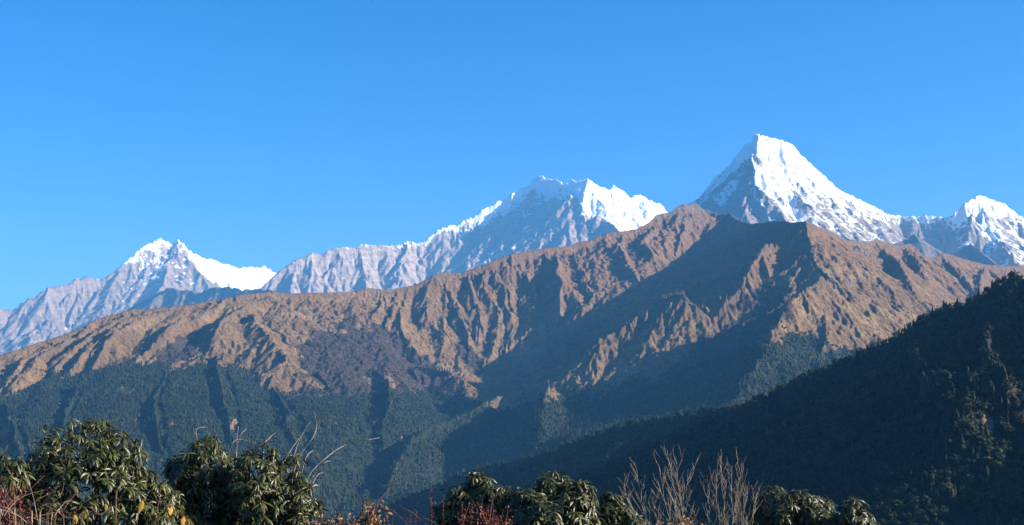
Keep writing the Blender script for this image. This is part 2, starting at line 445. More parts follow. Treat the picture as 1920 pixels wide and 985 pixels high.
ribs = [
    # the spur inside the great shadow whose crest still catches the sun
    rib(dr, [(1455, 462), (1432, 490), (1415, 508), (1406, 524), (1396, 545), (1392, 560), (1365, 585), (1345, 588), (1318, 602), (1302, 604), (1285, 618), (1262, 618), (1240, 622), (1215, 640), (1180, 663), (1145, 690), (1108, 708)], 88, s=0.95, s2=0.6, L=180, warp=8),
    rib(dr, [(1300, 606), (1285, 616), (1262, 618), (1240, 622), (1215, 640), (1180, 663), (1145, 690), (1108, 708), (1085, 722)], 185, s=0.95, s2=0.6, L=220, warp=10, top=0.1),
    rib(dr, [(1180, 663), (1108, 708), (1040, 732), (980, 758), (930, 785), (880, 812), (830, 838), (770, 880), (720, 930)], 120, s=0.8, s2=0.55, L=260, warp=14),
    rib(dr, [(1108, 708), (1060, 730), (1030, 755), (1022, 800), (1020, 850)], 110, s=0.8, s2=0.55, L=260, warp=14),
    rib(dr, [(1462, 488), (1445, 500), (1432, 520), (1410, 535)], 22, s=1.0, s2=0.7, L=100),
    rib(dr, [(1530, 470), (1500, 500), (1470, 515), (1440, 540)], 15, s=0.9, s2=0.7, L=100, warp=25),
    # brown nose and wooded spurs under the big spur
    rib(dr, [(1563, 540), (1540, 556), (1505, 572), (1475, 600), (1455, 640), (1435, 690), (1390, 740)], 90, s=0.9, s2=0.6, L=220),
    rib(dr, [(1535, 556), (1545, 590), (1552, 625), (1530, 680)], 55, s=1.0, s2=0.7, L=140),
    rib(dr, [(1575, 545), (1600, 575), (1620, 600), (1640, 640)], 60, s=1.0, s2=0.7, L=140),
    rib(dr, [(1600, 545), (1640, 575), (1668, 600), (1690, 640)], 40, s=0.9, s2=0.7, L=140),
    # lobe on the left
    rib(dr, [(500, 556), (470, 573), (452, 594), (436, 606), (414, 630), (402, 655)], 130, s=0.85, s2=0.6, L=220, left=0.8, right=1.1, warp=12),
    rib(dr, [(452, 594), (475, 615), (500, 640), (525, 665), (540, 690), (520, 715)], 70, s=0.6, s2=0.5, L=260, warp=12),
    rib(dr, [(404, 655), (405, 700), (420, 760), (440, 830)], 35, s=0.8, s2=0.5, L=220),
    rib(dr, [(330, 560), (290, 585), (250, 614), (210, 648), (170, 687)], 85, s=0.85, s2=0.6, L=180),
    rib(dr, [(400, 566), (380, 590), (340, 612), (310, 636), (263, 668)], 70, s=0.9, s2=0.6, L=160),
    rib(dr, [(420, 562), (395, 585), (360, 605), (320, 630)], 60, s=0.9, s2=0.6, L=160),
    rib(dr, [(275, 582), (240, 605), (205, 632), (170, 660), (130, 695)], 60, s=0.9, s2=0.6, L=160),
    rib(dr, [(235, 590), (200, 612), (160, 642), (125, 672), (95, 700)], 55, s=0.9, s2=0.6, L=160),
    rib(dr, [(165, 612), (130, 634), (105, 650), (67, 688), (20, 728)], 80, s=0.9, s2=0.6, L=160),
    rib(dr, [(100, 640), (70, 662), (40, 690), (10, 720)], 50, s=0.9, s2=0.6, L=160),
    # shoulders in the wood
    rib(dr, [(700, 690), (735, 735), (720, 790), (715, 850)], 60, s=0.65, s2=0.5, L=260, warp=30),
    rib(dr, [(780, 690), (850, 715), (888, 735), (860, 790), (820, 830)], 65, s=0.65, s2=0.5, L=260, warp=20),
    rib(dr, [(300, 700), (290, 780), (310, 850)], 25, s=0.6, s2=0.5, L=260, warp=30),
    rib(dr, [(150, 720), (120, 800), (100, 860)], 25, s=0.6, s2=0.5, L=260, warp=30),
    rib(dr, [(520, 730), (540, 800), (560, 860)], 30, s=0.6, s2=0.5, L=260, warp=30),
    rib(dr, [(10, 760), (25, 830), (40, 880)], 35, s=0.8, s2=0.5, L=200, warp=20),
    # ribs of the gullied brown face
    rib(dr, [(712, 544), (705, 575), (694, 600)], 17, s=1.1, s2=0.7, L=110, warp=24, left=0.9),
    rib(dr, [(738, 540), (736, 570), (728, 602)], 24, s=1.1, s2=0.7, L=110, warp=24, left=0.85),
    rib(dr, [(748, 560), (755, 600), (765, 640), (790, 670)], 20, s=1.0, s2=0.7, L=110, warp=32),
    rib(dr, [(790, 540), (800, 580), (815, 610), (838, 650)], 20, s=1.0, s2=0.7, L=130, warp=42),
    rib(dr, [(838, 520), (850, 560), (862, 600), (872, 640), (890, 690)], 24, s=1.0, s2=0.7, L=130, warp=42),
    rib(dr, [(878, 515), (888, 537), (894, 574), (894, 605), (882, 642)], 32, s=1.0, s2=0.7, L=130, warp=32),
    rib(dr, [(918, 500), (915, 530), (925, 570), (930, 610), (920, 650), (910, 690)], 28, s=1.0, s2=0.7, L=130, warp=38),
    rib(dr, [(940, 505), (948, 531), (945, 565), (953, 594), (955, 625)], 24, s=1.0, s2=0.7, L=130, warp=32),
    rib(dr, [(990, 500), (1007, 552), (996, 577), (990, 600), (985, 640)], 35, s=1.0, s2=0.7, L=130, warp=32),
    rib(dr, [(956, 628), (950, 650), (949, 680)], 17, s=1.0, s2=0.7, L=100, warp=32),
    rib(dr, [(1042, 474), (1046, 515), (1054, 537), (1046, 571), (1048, 600), (1042, 632)], 64, s=1.15, s2=0.7, L=150, warp=24, left=0.85),
    rib(dr, [(1118, 540), (1095, 574), (1067, 594), (1047, 633)], 32, s=1.0, s2=0.7, L=120, warp=32),
    rib(dr, [(1135, 545), (1118, 577), (1108, 600)], 24, s=1.0, s2=0.7, L=110, warp=32),
    rib(dr, [(1090, 470), (1085, 500), (1105, 540)], 22, s=0.9, s2=0.7, L=130, warp=42),
    rib(dr, [(1168, 440), (1165, 465), (1185, 500), (1200, 520)], 35, s=1.0, s2=0.7, L=130, warp=32),
    rib(dr, [(1225, 420), (1205, 450), (1225, 480), (1240, 495)], 35, s=1.0, s2=0.7, L=130, warp=32),
    rib(dr, [(1290, 400), (1280, 425), (1270, 450), (1268, 475)], 32, s=1.0, s2=0.7, L=130, warp=32),
    rib(dr, [(1345, 408), (1330, 425), (1318, 445)], 22, s=1.0, s2=0.7, L=110, warp=32),
    # right-hand basin
    rib(dr, [(1645, 452), (1668, 485), (1690, 515), (1712, 545)], 80, s=0.95, s2=0.7, L=160),
    rib(dr, [(1700, 465), (1722, 500), (1735, 530)], 80, s=1.0, s2=0.7, L=150),
    rib(dr, [(1767, 478), (1790, 505), (1815, 535)], 120, s=1.1, s2=0.7, L=180, left=0.85),
    rib(dr, [(1845, 500), (1840, 530), (1830, 560)], 60, s=1.0, s2=0.7, L=150),
    rib(dr, [(1532, 460), (1570, 480), (1620, 505), (1680, 550)], 40, s=0.7, s2=0.6, L=150, warp=30),
    rib(dr, [(1570, 522), (1610, 540), (1660, 575), (1700, 600)], 35, s=0.7, s2=0.6, L=150, warp=30),
]
Z = np.maximum(Z, par(lambda a, b, c, d: tents(a, b, c, d, ribs), 16, X, Y, WX, WY)[0])
Z0 = Z
U, V = project(X, Y, Z0)
fade = np.clip(dc / 160, 0.012, 1) * 400
Z = erode(Z0, A, RR, X, Y, [(300, 30), (130, 21), (58, 14), (27, 8)], seed=21, fade=fade, branch=1.6)
Z += (5 * fbm(X, Y, 45, 3, 31) + 7 * (ridged(X, Y, 60, 3, 77) - 1) * smooth(500, 1300, Z)) * np.clip(dc / 60, 0.2, 1)
gx, gy = grads(Z, A, RR); SL = np.hypot(gx, gy)
# forest line, read along the slope
fu = np.array([-400, 0, 90, 200, 290, 330, 400, 430, 460, 515, 545, 560, 620, 700, 760, 830, 900, 960, 1100, 1250, 1400, 1500, 1560, 1650, 1700, 2400])
fv = np.array([740, 738, 700, 675, 672, 690, 672, 668, 690, 722, 722, 735, 730, 725, 722, 722, 745, 748, 722, 690, 640, 610, 640, 640, 690, 760])
line_v = np.interp(U, fu, fv)
nz = fbm(X, Y, 160, 4, 41)
FOREST = smooth(-16, 18, V - line_v + nz * 16 + 9 * fbm(X, Y, 45, 2, 42))
FOREST *= (Z < 520)
CLEAR = np.zeros_like(Z)
for u0, v0, ru, rv in [(8, 800, 13, 34), (28, 838, 9, 12), (12, 850, 10, 10), (240, 727, 5, 4), (229, 722, 3, 5), (250, 724, 4, 5), (295, 842, 11, 6), (435, 784, 9, 6), (445, 800, 5, 4), (885, 829, 4, 9), (600, 734, 15, 3), (322, 790, 4, 3), (655, 780, 6, 3), (760, 812, 12, 2.5), (870, 735, 10, 5)]:
    CLEAR = np.maximum(CLEAR, smooth(1.3, 0.7, np.hypot((U - u0) / ru, (V - v0) / rv) + 0.45 * nz))
FOREST *= 1 - CLEAR
SCRUB = np.zeros_like(Z)
def blob(u0, v0, ru, rv, rot=0.0, amt=1.0):
    global SCRUB
    c, s = math.cos(rot), math.sin(rot)
    du, dv = U - u0, V - v0
    d = np.hypot((du * c + dv * s) / ru, (-du * s + dv * c) / rv)
    SCRUB = np.maximum(SCRUB, amt * smooth(1.25, 0.65, d + nz * 0.26))
blob(640, 665, 85, 62); blob(720, 650, 110, 40, 0.5); blob(800, 700, 90, 32, 0.55); blob(660, 730, 130, 30); blob(592, 652, 36, 22, 0.6); blob(880, 660, 40, 18, 0.9, 0.8); blob(340, 645, 50, 25, -0.4, 0.9)
blob(1350, 640, 130, 40, -0.5, 0.7); blob(1440, 560, 60, 50, -0.5, 0.6)
SCRUB *= 1 - CLEAR
hills = grid_mesh('hills', X, Y, Z, HM, dict(forest=FOREST, scrub=SCRUB, rock=smooth(0.95, 1.9, SL) * 0.7 + smooth(1250, 1600, Z) * 0.4, high=smooth(500, 1300, Z)))
tag(hills, 'brown grassy hills with gullies and a wooded foot in the middle distance', 'hills')
HILL = dict(A=A, R=RR, X=X, Y=Y, Z=Z, forest=FOREST, scrub=SCRUB, U=U, V=V, SL=SL)

# --- dark wooded ridge on the right
A, RR, X, Y = polar(-22, 40, 0.06, rows_lin((1100, 3900, 8), (3900, 4600, 25)))
qc = [(2900, 540, 1300), (2600, 510, 1450), (2300, 470, 1650), (2100, 465, 1850), (2000, 490, 1970), (1940, 502, 2046), (1895, 510, 2107), (1870, 522, 2140), (1840, 542, 2180), (1800, 562, 2234), (1760, 578, 2288), (1725, 592, 2335), (1690, 613, 2381), (1650, 636, 2435), (1610, 656, 2489), (1550, 684, 2569),
      (1490, 706, 2650), (1430, 737, 2727), (1380, 756, 2791), (1330, 763, 2855), (1290, 772, 2907), (1240, 780, 2971), (1200, 788, 3022), (1120, 807, 3125), (1060, 828, 3202), (1000, 850, 3280), (940, 867, 3350), (870, 886, 3431), (800, 912, 3513), (720, 942, 3606), (640, 985, 3700), (500, 1080, 3850)]
lines = [Line([(u, v + float(np.interp(u, [700, 1500, 1900], [4, 9, 15])), d) for u, v, d in qc], s=0.78, s2=0.58, L=450, crest=16.0, jag=0.12, seed=21)]
WX, WY = warp_fields(X, Y, 260, 13)
Z, dc = par(lambda a, b, c, d: tents(a, b, c, d, lines), 8, X, Y, WX, WY)
Z = np.maximum(Z, FLOOR + 4)
dr = Drape(A, RR, Z)
ribs = [rib(dr, p, l * 1.4, s=0.85, s2=0.6, L=150, warp=18, left=1.0, right=0.8, top=0.0) for p, l in [
    ([(1770, 577), (1758, 610), (1735, 655), (1712, 695), (1722, 745), (1760, 820), (1800, 900), (1850, 985)], 70),
    ([(1905, 512), (1890, 590), (1868, 650), (1850, 695), (1864, 745), (1866, 795), (1885, 860), (1930, 950)], 80),
    ([(1712, 695), (1660, 745), (1625, 800), (1640, 880), (1680, 985)], 55),
    ([(1490, 712), (1470, 770), (1440, 830), (1405, 900), (1380, 985)], 55),
    ([(1610, 662), (1570, 730), (1540, 800), (1545, 880), (1560, 985)], 45),
    ([(1330, 768), (1280, 820), (1240, 880), (1200, 985)], 50),
    ([(1215, 792), (1170, 840), (1130, 900), (1100, 985)], 45),
    ([(1060, 832), (1010, 870), (960, 930), (930, 985)], 45),
    ([(930, 872), (880, 905), (820, 960)], 40),
    ([(1810, 600), (1800, 660), (1790, 740), (1830, 830)], 40),
    ([(1760, 820), (1740, 880), (1745, 985)], 40)]]
Z = np.maximum(Z, par(lambda a, b, c, d: tents(a, b, c, d, ribs), 8, X, Y, WX, WY)[0])
Z = erode(Z, A, RR, X, Y, [(200, 35), (90, 18), (45, 9)], seed=61, fade=np.clip(dc / 100, 0.01, 1) * 300)
U, V = project(X, Y, Z)
CLIFF = np.zeros_like(Z); nz = fbm(X, Y, 60, 3, 44)
for u0, v0, ru, rv in [(1853, 800, 9, 14), (1846, 778, 5, 8), (1860, 862, 6, 10), (1868, 880, 4, 7), (1492, 676, 6, 8), (1838, 842, 4, 6)]:
    CLIFF = np.maximum(CLIFF, smooth(1.3, 0.7, np.hypot((U - u0) / ru, (V - v0) / rv) + 0.4 * nz))
kq = NT('forest_floor')
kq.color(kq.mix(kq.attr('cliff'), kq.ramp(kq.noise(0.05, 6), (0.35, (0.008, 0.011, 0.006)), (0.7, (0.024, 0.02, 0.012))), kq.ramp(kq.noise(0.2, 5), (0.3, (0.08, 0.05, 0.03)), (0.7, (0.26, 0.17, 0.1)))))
kq.bump(kq.noise(0.15, 5), 3.0)
gx, gy = grads(Z, A, RR)
RIDGE = dict(A=A, R=RR, X=X, Y=Y, Z=Z, SL=np.hypot(gx, gy), cliff=CLIFF)
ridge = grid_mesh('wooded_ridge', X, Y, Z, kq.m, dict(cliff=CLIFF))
tag(ridge, 'dark wooded ridge slope falling across the right of the valley', 'ridge')

# --- snow peaks
def peak(name, label, az0, az1, rows, lines, octs, mat, snow_fn, seed, warp_lam=900, daz=0.036, floor=-600, faces=None, flute=0.45):
    lines[0].crest = 45.0
    A, RR, X, Y = polar(az0, az1, daz, rows)
    WX, WY = warp_fields(X, Y, warp_lam, seed)
    Z, dc = par(lambda a, b, c, d: tents(a, b, c, d, lines), 8, X, Y, WX, WY)
    if faces: Z = np.maximum(Z, par(lambda a, b: facets(a, b, faces), 8, X, Y))
    Z = soften(np.maximum(Z, floor), smooth(60, 500, dc))
    U, V = project(X, Y, Z); Zs = Z
    Z = erode(Z, A, RR, X, Y, octs, seed=seed, fade=np.clip(dc / 500, 0.004, 1) * 1500, branch=1.5)
    Z += 18 * (ridged(X, Y, 260, 4, seed + 3) - 1) * np.clip(dc / 250, 0.12, 1)
    Z += 0.0011 * rows.mean() * (ridged(X, Y, 190, 3, seed + 9) - 0.7) * smooth(400, 60, dc)
    gx, gy = grads(Z, A, RR)
    cut = (Zs - Z) / (0.5 * sum(a for _, a in octs))
    snow = snow_fn(X, Y, Z, U, V, gx, gy, dc) + flute * np.clip(cut - 0.9, -0.9, 0.9) * smooth(100, 500, dc)
    o = grid_mesh(name, X, Y, Z, mat, dict(snow=snow))
    tag(o, label, 'mountain')
    return o

def pol(U, V, *ps):
    """soft inside test of a patch outlined along the slope"""
    out = np.zeros(U.shape, bool)
    P = list(ps)
    for (x0, y0), (x1, y1) in zip(P, P[1:] + P[:1]):
        if y0 == y1: continue
        c = ((y0 > V) != (y1 > V)) & (U < (x1 - x0) * (V - y0) / (y1 - y0) + x0)
        out ^= c
    return out.astype(np.float32)

# left peak
la = [Line([(-300, 690, 24500), (-120, 620, 25200), (0, 578, 25800), (12, 582, 25900), (33, 577, 25950), (55, 560, 26000), (70, 554, 26050), (91, 539, 26150), (116, 537, 26300), (143, 521, 26500), (161, 520, 26600), (186, 522, 26700), (201, 520, 26750), (218, 507, 26850),
        (241, 490, 27000), (254, 476, 27100), (277, 458, 27300), (300, 447, 27450), (314, 453, 27500), (327, 458, 27550), (335, 450, 27500), (344, 458, 27600), (355, 469, 27800), (370, 478, 28000), (384, 485, 28200), (399, 487, 28350), (420, 496, 28600), (448, 502, 28800),
        (466, 500, 29000), (480, 503, 29100), (489, 500, 29200), (498, 500, 29300), (510, 508, 29500), (520, 514, 29700), (560, 560, 30200)], s=0.95, s2=0.5, L=1500, jag=0.05, seed=5),
    Line([(335, 450, 27500), (325, 475, 27150), (316, 512, 26600), (299, 540, 26100), (284, 556, 25700), (260, 590, 25000)], s=1.0, s2=0.6, L=1200, left=0.75, right=1.25),
    Line([(277, 458, 27300), (265, 490, 26800), (252, 525, 26200), (232, 552, 25700), (215, 600, 25000)], s=0.95, s2=0.6, L=1000, warp=60),
    Line([(355, 470, 27800), (379, 497, 27250), (402, 508, 27000), (432, 536, 26400), (450, 570, 25700)], s=0.95, s2=0.6, L=1000, left=0.8),
    Line([(161, 520, 26600), (150, 560, 25900), (165, 600, 25200), (180, 640, 24600)], s=0.8, s2=0.5, L=1000, warp=60),
    Line([(143, 521, 26500), (100, 570, 25700), (60, 600, 25200), (70, 650, 24500)], s=0.8, s2=0.5, L=1000, left=0.8, right=1.3, warp=60),
    Line([(55, 560, 26000), (10, 600, 25200), (-20, 650, 24500)], s=0.8, s2=0.5, L=1000, warp=60)]
def snow_a(X, Y, Z, U, V, gx, gy, dc):
    sl = np.hypot(gx, gy)
    s = 0.16 + 0.22 * smooth(2700, 3500, Z) + 0.28 * smooth(1.1, 0.6, sl) * smooth(2200, 3200, Z)
    s += 0.75 * pol(U, V, (348, 460), (370, 492), (400, 506), (432, 536), (540, 560), (560, 500), (400, 470))
    s += 0.25 * smooth(120, 20, dc) * smooth(3050, 3400, Z)
    return s
peak('snow_mountain', 'distant hazy snow peak with a bright shoulder, far left', -24, -8, rows_lin((23500, 30500, 28), (30500, 33000, 120)), la,
     [(1100, 190), (520, 100), (250, 60), (120, 32)], mat_snow('far_snow_and_rock', (0.15, 0.105, 0.08), (0.31, 0.22, 0.165)), snow_a, 101, daz=0.033, flute=0.25,
     faces=strip([(277, 458, 27300), (300, 447, 27450), (335, 450, 27500), (325, 475, 26900), (316, 512, 26100), (299, 540, 25500), (284, 558, 24900)], [(283, 479, 27400), (268, 503, 27150), (253, 528, 26900), (230, 552, 26600), (225, 590, 26000)]))
la2 = [Line([(170, 640, 21500), (230, 592, 21000), (244, 577, 20800), (274, 562, 20500), (298, 549, 20200), (317, 540, 20000), (332, 543, 19900), (378, 548, 19600), (393, 541, 19500), (426, 538, 19300), (457, 545, 19000), (480, 541, 18900), (520, 548, 18500), (600, 580, 18000)], s=0.8, s2=0.5, L=900, jag=0.05, seed=8)]
peak('rocky_hill', 'bluish rocky foothill below the far left snow peak', -19, -6, rows_lin((16500, 21500, 22), (21500, 23000, 90)), la2, [(700, 120), (330, 60), (160, 26)],
     mat_snow('bare_rock', (0.1, 0.075, 0.06), (0.2, 0.15, 0.12)), lambda X, Y, Z, U, V, gx, gy, dc: np.full(X.shape, -0.3), 111)

# long middle ridge
lb = [Line([(430, 590, 22700), (470, 560, 22869), (501, 535, 23000), (513, 523, 23047), (532, 503, 23122), (545, 497, 23174), (553, 488, 23205), (568, 482, 23264), (585, 474, 23332), (602, 479, 23399), (614, 471, 23446), (635, 464, 23529), (651, 464, 23593), (669, 462, 23664), (673, 467, 23680),
        (678, 458, 23700), (693, 461, 23772), (711, 461, 23858), (739, 460, 23992), (751, 461, 24050), (763, 451, 24108), (780, 456, 24189), (791, 455.5, 24242), (803, 447, 24300), (824, 430, 24396), (839, 423, 24465), (856, 423, 24543), (867, 415, 24593), (891, 404, 24703), (900, 397, 24744),
        (912, 388, 24800), (930, 378, 24856), (943, 378, 24897), (949, 384, 24916), (958, 376, 24945), (961, 363, 24954), (967, 362, 24973), (973, 368, 24992), (978, 353, 25008), (985, 352, 25030), (990, 360, 25046), (997, 357, 25068), (1001, 344, 25081), (1007, 332, 25100), (1017, 329.5, 24985), (1029, 336, 24848),
        (1037, 338, 24757), (1042, 336, 24700), (1055, 343, 24460), (1067, 346, 24239), (1071, 337, 24165), (1089, 340, 23979), (1102, 336, 23950), (1119, 346, 24071), (1139, 355, 24214), (1151, 348, 24300), (1168, 359, 24421), (1183, 372, 24528), (1191, 366, 24585), (1201, 366, 24657), (1217, 376, 24771),
        (1236, 381, 24907), (1241, 391, 24942), (1249, 396, 25000), (1300, 440, 25400)], s=1.05, s2=0.6, L=1500, jag=0.04, seed=6),
    Line([(1080, 341, 24000), (1085, 352, 23830), (1093, 376, 23550), (1110, 383, 23300), (1125, 386, 23050), (1138, 398, 22850), (1156, 413, 22600), (1171, 431, 22300), (1195, 465, 21800)], s=1.15, s2=0.7, L=1500, left=0.75, right=1.1),
    Line([(678, 458, 23700), (682, 500, 23000), (690, 540, 22400)], s=1.0, s2=0.7, L=900, left=0.9, right=1.5),
    Line([(763, 451, 24000), (748, 490, 23350), (735, 530, 22700)], s=1.0, s2=0.7, L=900, left=0.9, right=1.4),
    Line([(635, 464, 23529), (612, 500, 22979), (610, 545, 22279)], s=0.95, s2=0.7, L=900, left=0.9, right=1.3),
    Line([(553, 488, 23205), (545, 510, 22805), (540, 545, 22205)], s=0.95, s2=0.7, L=900)]
def snow_b(X, Y, Z, U, V, gx, gy, dc):
    sl = np.hypot(gx, gy)
    s = 0.02 + 0.3 * smooth(820, 960, U) * smooth(3200, 4300, Z) + 0.15 * smooth(1.3, 0.7, sl) * smooth(2700, 3600, Z)
    s += 1.0 * pol(U, V, (1062, 330), (1082, 352), (1093, 378), (1111, 385), (1126, 389), (1139, 400), (1157, 415), (1175, 440), (1260, 470), (1320, 380), (1120, 310))
    s += 0.5 * smooth(70, 15, dc) * smooth(560, 760, U) + 0.35 * smooth(350, 120, dc) * smooth(790, 840, U)
    s += 0.5 * pol(U, V, (880, 445), (950, 425), (1010, 400), (1055, 395), (1050, 415), (1000, 450), (950, 480), (900, 480))
    s -= 0.35 * pol(U, V, (860, 440), (1070, 350), (1095, 440), (900, 520), (810, 520)) * smooth(900, 300, np.abs(V - 415) * 12)
    return s
peak('snow_mountain', 'long grey mountain wall rising to a snowy crest behind the brown hills', -13, 11, rows_lin((20800, 25800, 20), (25800, 28500, 120)), lb,
     [(900, 150), (430, 95), (210, 46), (100, 20)], mat_snow('wall_snow_and_rock', (0.17, 0.125, 0.1), (0.42, 0.315, 0.25)), snow_b, 121, daz=0.03, flute=0.15)

# great white pyramid and the wall right of it
lc = [Line([(1180, 500, 20600), (1240, 430, 20200), (1292, 382, 19600), (1312, 370, 19300), (1329, 348, 19050), (1341, 331, 18850), (1367, 311, 18450), (1377, 297, 18250), (1396, 273, 17800), (1410, 265, 17550), (1412, 255, 17450), (1422, 251, 17400), (1442, 258, 17450), (1467, 262, 17550), (1487, 273, 17650),
        (1501, 289, 17750), (1524, 311, 17900), (1544, 329, 18050), (1564, 348, 18200), (1589, 362, 18400), (1617, 378, 18600), (1645, 390, 18800), (1666, 403, 19000), (1686, 405, 19150), (1718, 406, 19150), (1735, 403, 19150), (1751, 405, 19150), (1773, 407, 19150),
        (1788, 399, 19150), (1808, 380, 19250), (1832, 368, 19420), (1838, 366, 19480), (1861, 374, 19600), (1885, 384, 19750), (1901, 396, 19850), (1920, 411, 20000), (1990, 460, 20500), (2100, 520, 21000), (2250, 560, 21500)], s=1.25, s2=0.6, L=1500, jag=0.04, seed=9),
    Line([(1414, 256, 17450), (1406, 286, 17050), (1411, 311, 16750), (1412, 348, 16300), (1424, 366, 16000), (1436, 392, 15700), (1450, 430, 15200), (1470, 480, 14600)], s=1.2, s2=0.7, L=1300, left=0.7, right=1.15),
    Line([(1412, 348, 16300), (1398, 360, 16100), (1380, 395, 15700), (1350, 440, 15200)], s=1.2, s2=0.7, L=900, warp=30),
    Line([(1341, 331, 18850), (1320, 365, 18300), (1310, 400, 17700)], s=1.1, s2=0.7, L=900, warp=40),
    Line([(1501, 289, 17750), (1500, 330, 17100), (1515, 380, 16400), (1540, 430, 15700)], s=1.1, s2=0.7, L=900, warp=50),
    Line([(1544, 329, 18050), (1560, 370, 17400), (1575, 410, 16800), (1600, 450, 16200)], s=1.1, s2=0.7, L=900, warp=50),
    Line([(1589, 362, 18400), (1605, 400, 17800), (1625, 440, 17200), (1650, 470, 16700)], s=1.1, s2=0.7, L=900, warp=50),
    Line([(1645, 390, 18800), (1680, 425, 18300), (1720, 460, 17700), (1760, 490, 17200)], s=1.0, s2=0.7, L=900, warp=50),
    Line([(1838, 366, 19480), (1848, 392, 19100), (1872, 425, 18600), (1900, 458, 18100), (1915, 490, 17600)], s=1.2, s2=0.7, L=900, left=0.8, right=1.1),
    Line([(1832, 368, 19420), (1812, 410, 18850), (1808, 450, 18300), (1815, 480, 17800)], s=1.2, s2=0.7, L=900, warp=40),
    Line([(1901, 396, 19850), (1920, 440, 19200), (1935, 480, 18500)], s=1.1, s2=0.7, L=900, warp=40)]
def snow_c(X, Y, Z, U, V, gx, gy, dc):
    sl = np.hypot(gx, gy)
    s = 0.36 + 0.25 * smooth(2600, 3500, Z) + 0.28 * smooth(1.5, 0.8, sl) + 0.2 * smooth(250, 50, dc)
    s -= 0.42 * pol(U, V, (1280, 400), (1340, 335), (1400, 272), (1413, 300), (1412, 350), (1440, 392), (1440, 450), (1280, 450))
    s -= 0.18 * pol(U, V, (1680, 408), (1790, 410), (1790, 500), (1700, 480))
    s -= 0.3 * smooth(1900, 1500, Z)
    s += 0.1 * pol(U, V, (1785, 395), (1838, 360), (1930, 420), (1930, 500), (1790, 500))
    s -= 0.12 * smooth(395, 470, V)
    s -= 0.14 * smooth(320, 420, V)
    s += 0.3 * pol(U, V, (1325, 355), (1345, 345), (1390, 300), (1392, 312), (1350, 362))
    return s
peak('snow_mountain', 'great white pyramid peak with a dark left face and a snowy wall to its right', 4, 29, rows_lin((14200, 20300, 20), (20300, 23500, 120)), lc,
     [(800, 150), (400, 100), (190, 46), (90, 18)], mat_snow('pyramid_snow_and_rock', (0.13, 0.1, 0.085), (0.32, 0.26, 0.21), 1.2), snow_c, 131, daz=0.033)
ld = [Line([(1730, 520, 16500), (1770, 492, 16200), (1800, 468, 16000), (1820, 457, 15900), (1832, 466, 15800), (1855, 485, 15600), (1900, 510, 15300)], s=0.9, s2=0.5, L=900, jag=0.05, seed=12),
      Line([(1590, 490, 15000), (1640, 455, 15000), (1665, 447, 15000), (1690, 440, 15100), (1715, 428, 15200), (1740, 450, 15300), (1760, 480, 15400)], s=0.9, s2=0.5, L=900, jag=0.05, seed=13)]
peak('rocky_hill', 'dark rocky foothill with a pointed top below the far right snow peak', 12, 25, rows_lin((13600, 16800, 20)), ld, [(500, 80), (240, 40), (110, 18)],
     mat_snow('dark_rock', (0.07, 0.055, 0.045), (0.16, 0.12, 0.1)), lambda X, Y, Z, U, V, gx, gy, dc: 0.1 + 0.35 * smooth(2000, 2300, Z), 141)

# ------------------------------------------------------------------ haze
hm = bpy.data.materials.new('valley_haze'); hm.use_nodes = True
t = hm.node_tree; t.nodes.remove(t.nodes['Principled BSDF'])
pv = t.nodes.new('ShaderNodeVolumePrincipled')
pv.inputs['Color'].default_value = (0.14, 0.48, 1.0, 1)
pv.inputs['Density'].default_value = 2.5e-5
pv.inputs['Anisotropy'].default_value = 0.0
t.links.new(pv.outputs[0], t.nodes['Material Output'].inputs['Volume'])
bm = bmesh.new(); bmesh.ops.create_cube(bm, size=1.0)
zb, zt = -790.0, 4300.0
for v in bm.verts: v.co = (v.co.x * 90000, v.co.y * 90000, zb if v.co.z < 0 else zt)
me = bpy.data.meshes.new('haze'); bm.to_mesh(me); bm.free(); me.materials.append(hm)
hz = bpy.data.objects.new('haze', me); COL.objects.link(hz); tag(hz, kind='stuff', label='thin blue haze filling the valley and paling the far peaks')
# ------------------------------------------------------------------ woods
def visible_mask(sheets, S, lift):
    """points of sheet S that stand clear of everything nearer, or nearly so"""
    azg = np.radians(np.arange(-26, 32, 0.1))
    tmax = None
    tan = (S['Z'] + lift) / S['R']
    own = np.maximum.accumulate(S['Z'] / S['R'], axis=0)
    vis = tan >= own - 0.0015
    for T in sheets:
        if T is S: continue
        sky_t = (T['Z'] / T['R']).max(axis=0)
        h = np.interp(S['A'][0], T['A'][0], sky_t, left=-9, right=-9)
        near = T['R'].mean() < S['R'].mean()
        if near: vis &= tan >= h[None, :] - 0.002
    return vis

def scatter(S, mask, spacing, rng):
    """random points on a terrain sheet where mask (0..1) allows, about one per spacing squared"""
    A, RR = S['A'], S['R']
    da = np.gradient(A, axis=1); dr = np.gradient(RR, axis=0)
    area = np.abs(da * RR * dr)
    lam = mask * area / spacing ** 2
    cnt = rng.poisson(lam)
    i, j = np.nonzero(cnt)
    rep = np.repeat(np.arange(len(i)), cnt[i, j])
    i, j = i[rep], j[rep]
    i2 = np.minimum(i + 1, A.shape[0] - 1); j2 = np.minimum(j + 1, A.shape[1] - 1)
    fi = rng.random(len(i)); fj = rng.random(len(i))
    def lerp(F):
        return (F[i, j] * (1 - fi) + F[i2, j] * fi) * (1 - fj) + (F[i, j2] * (1 - fi) + F[i2, j2] * fi) * fj
    return lerp(S['X']), lerp(S['Y']), lerp(S['Z'])

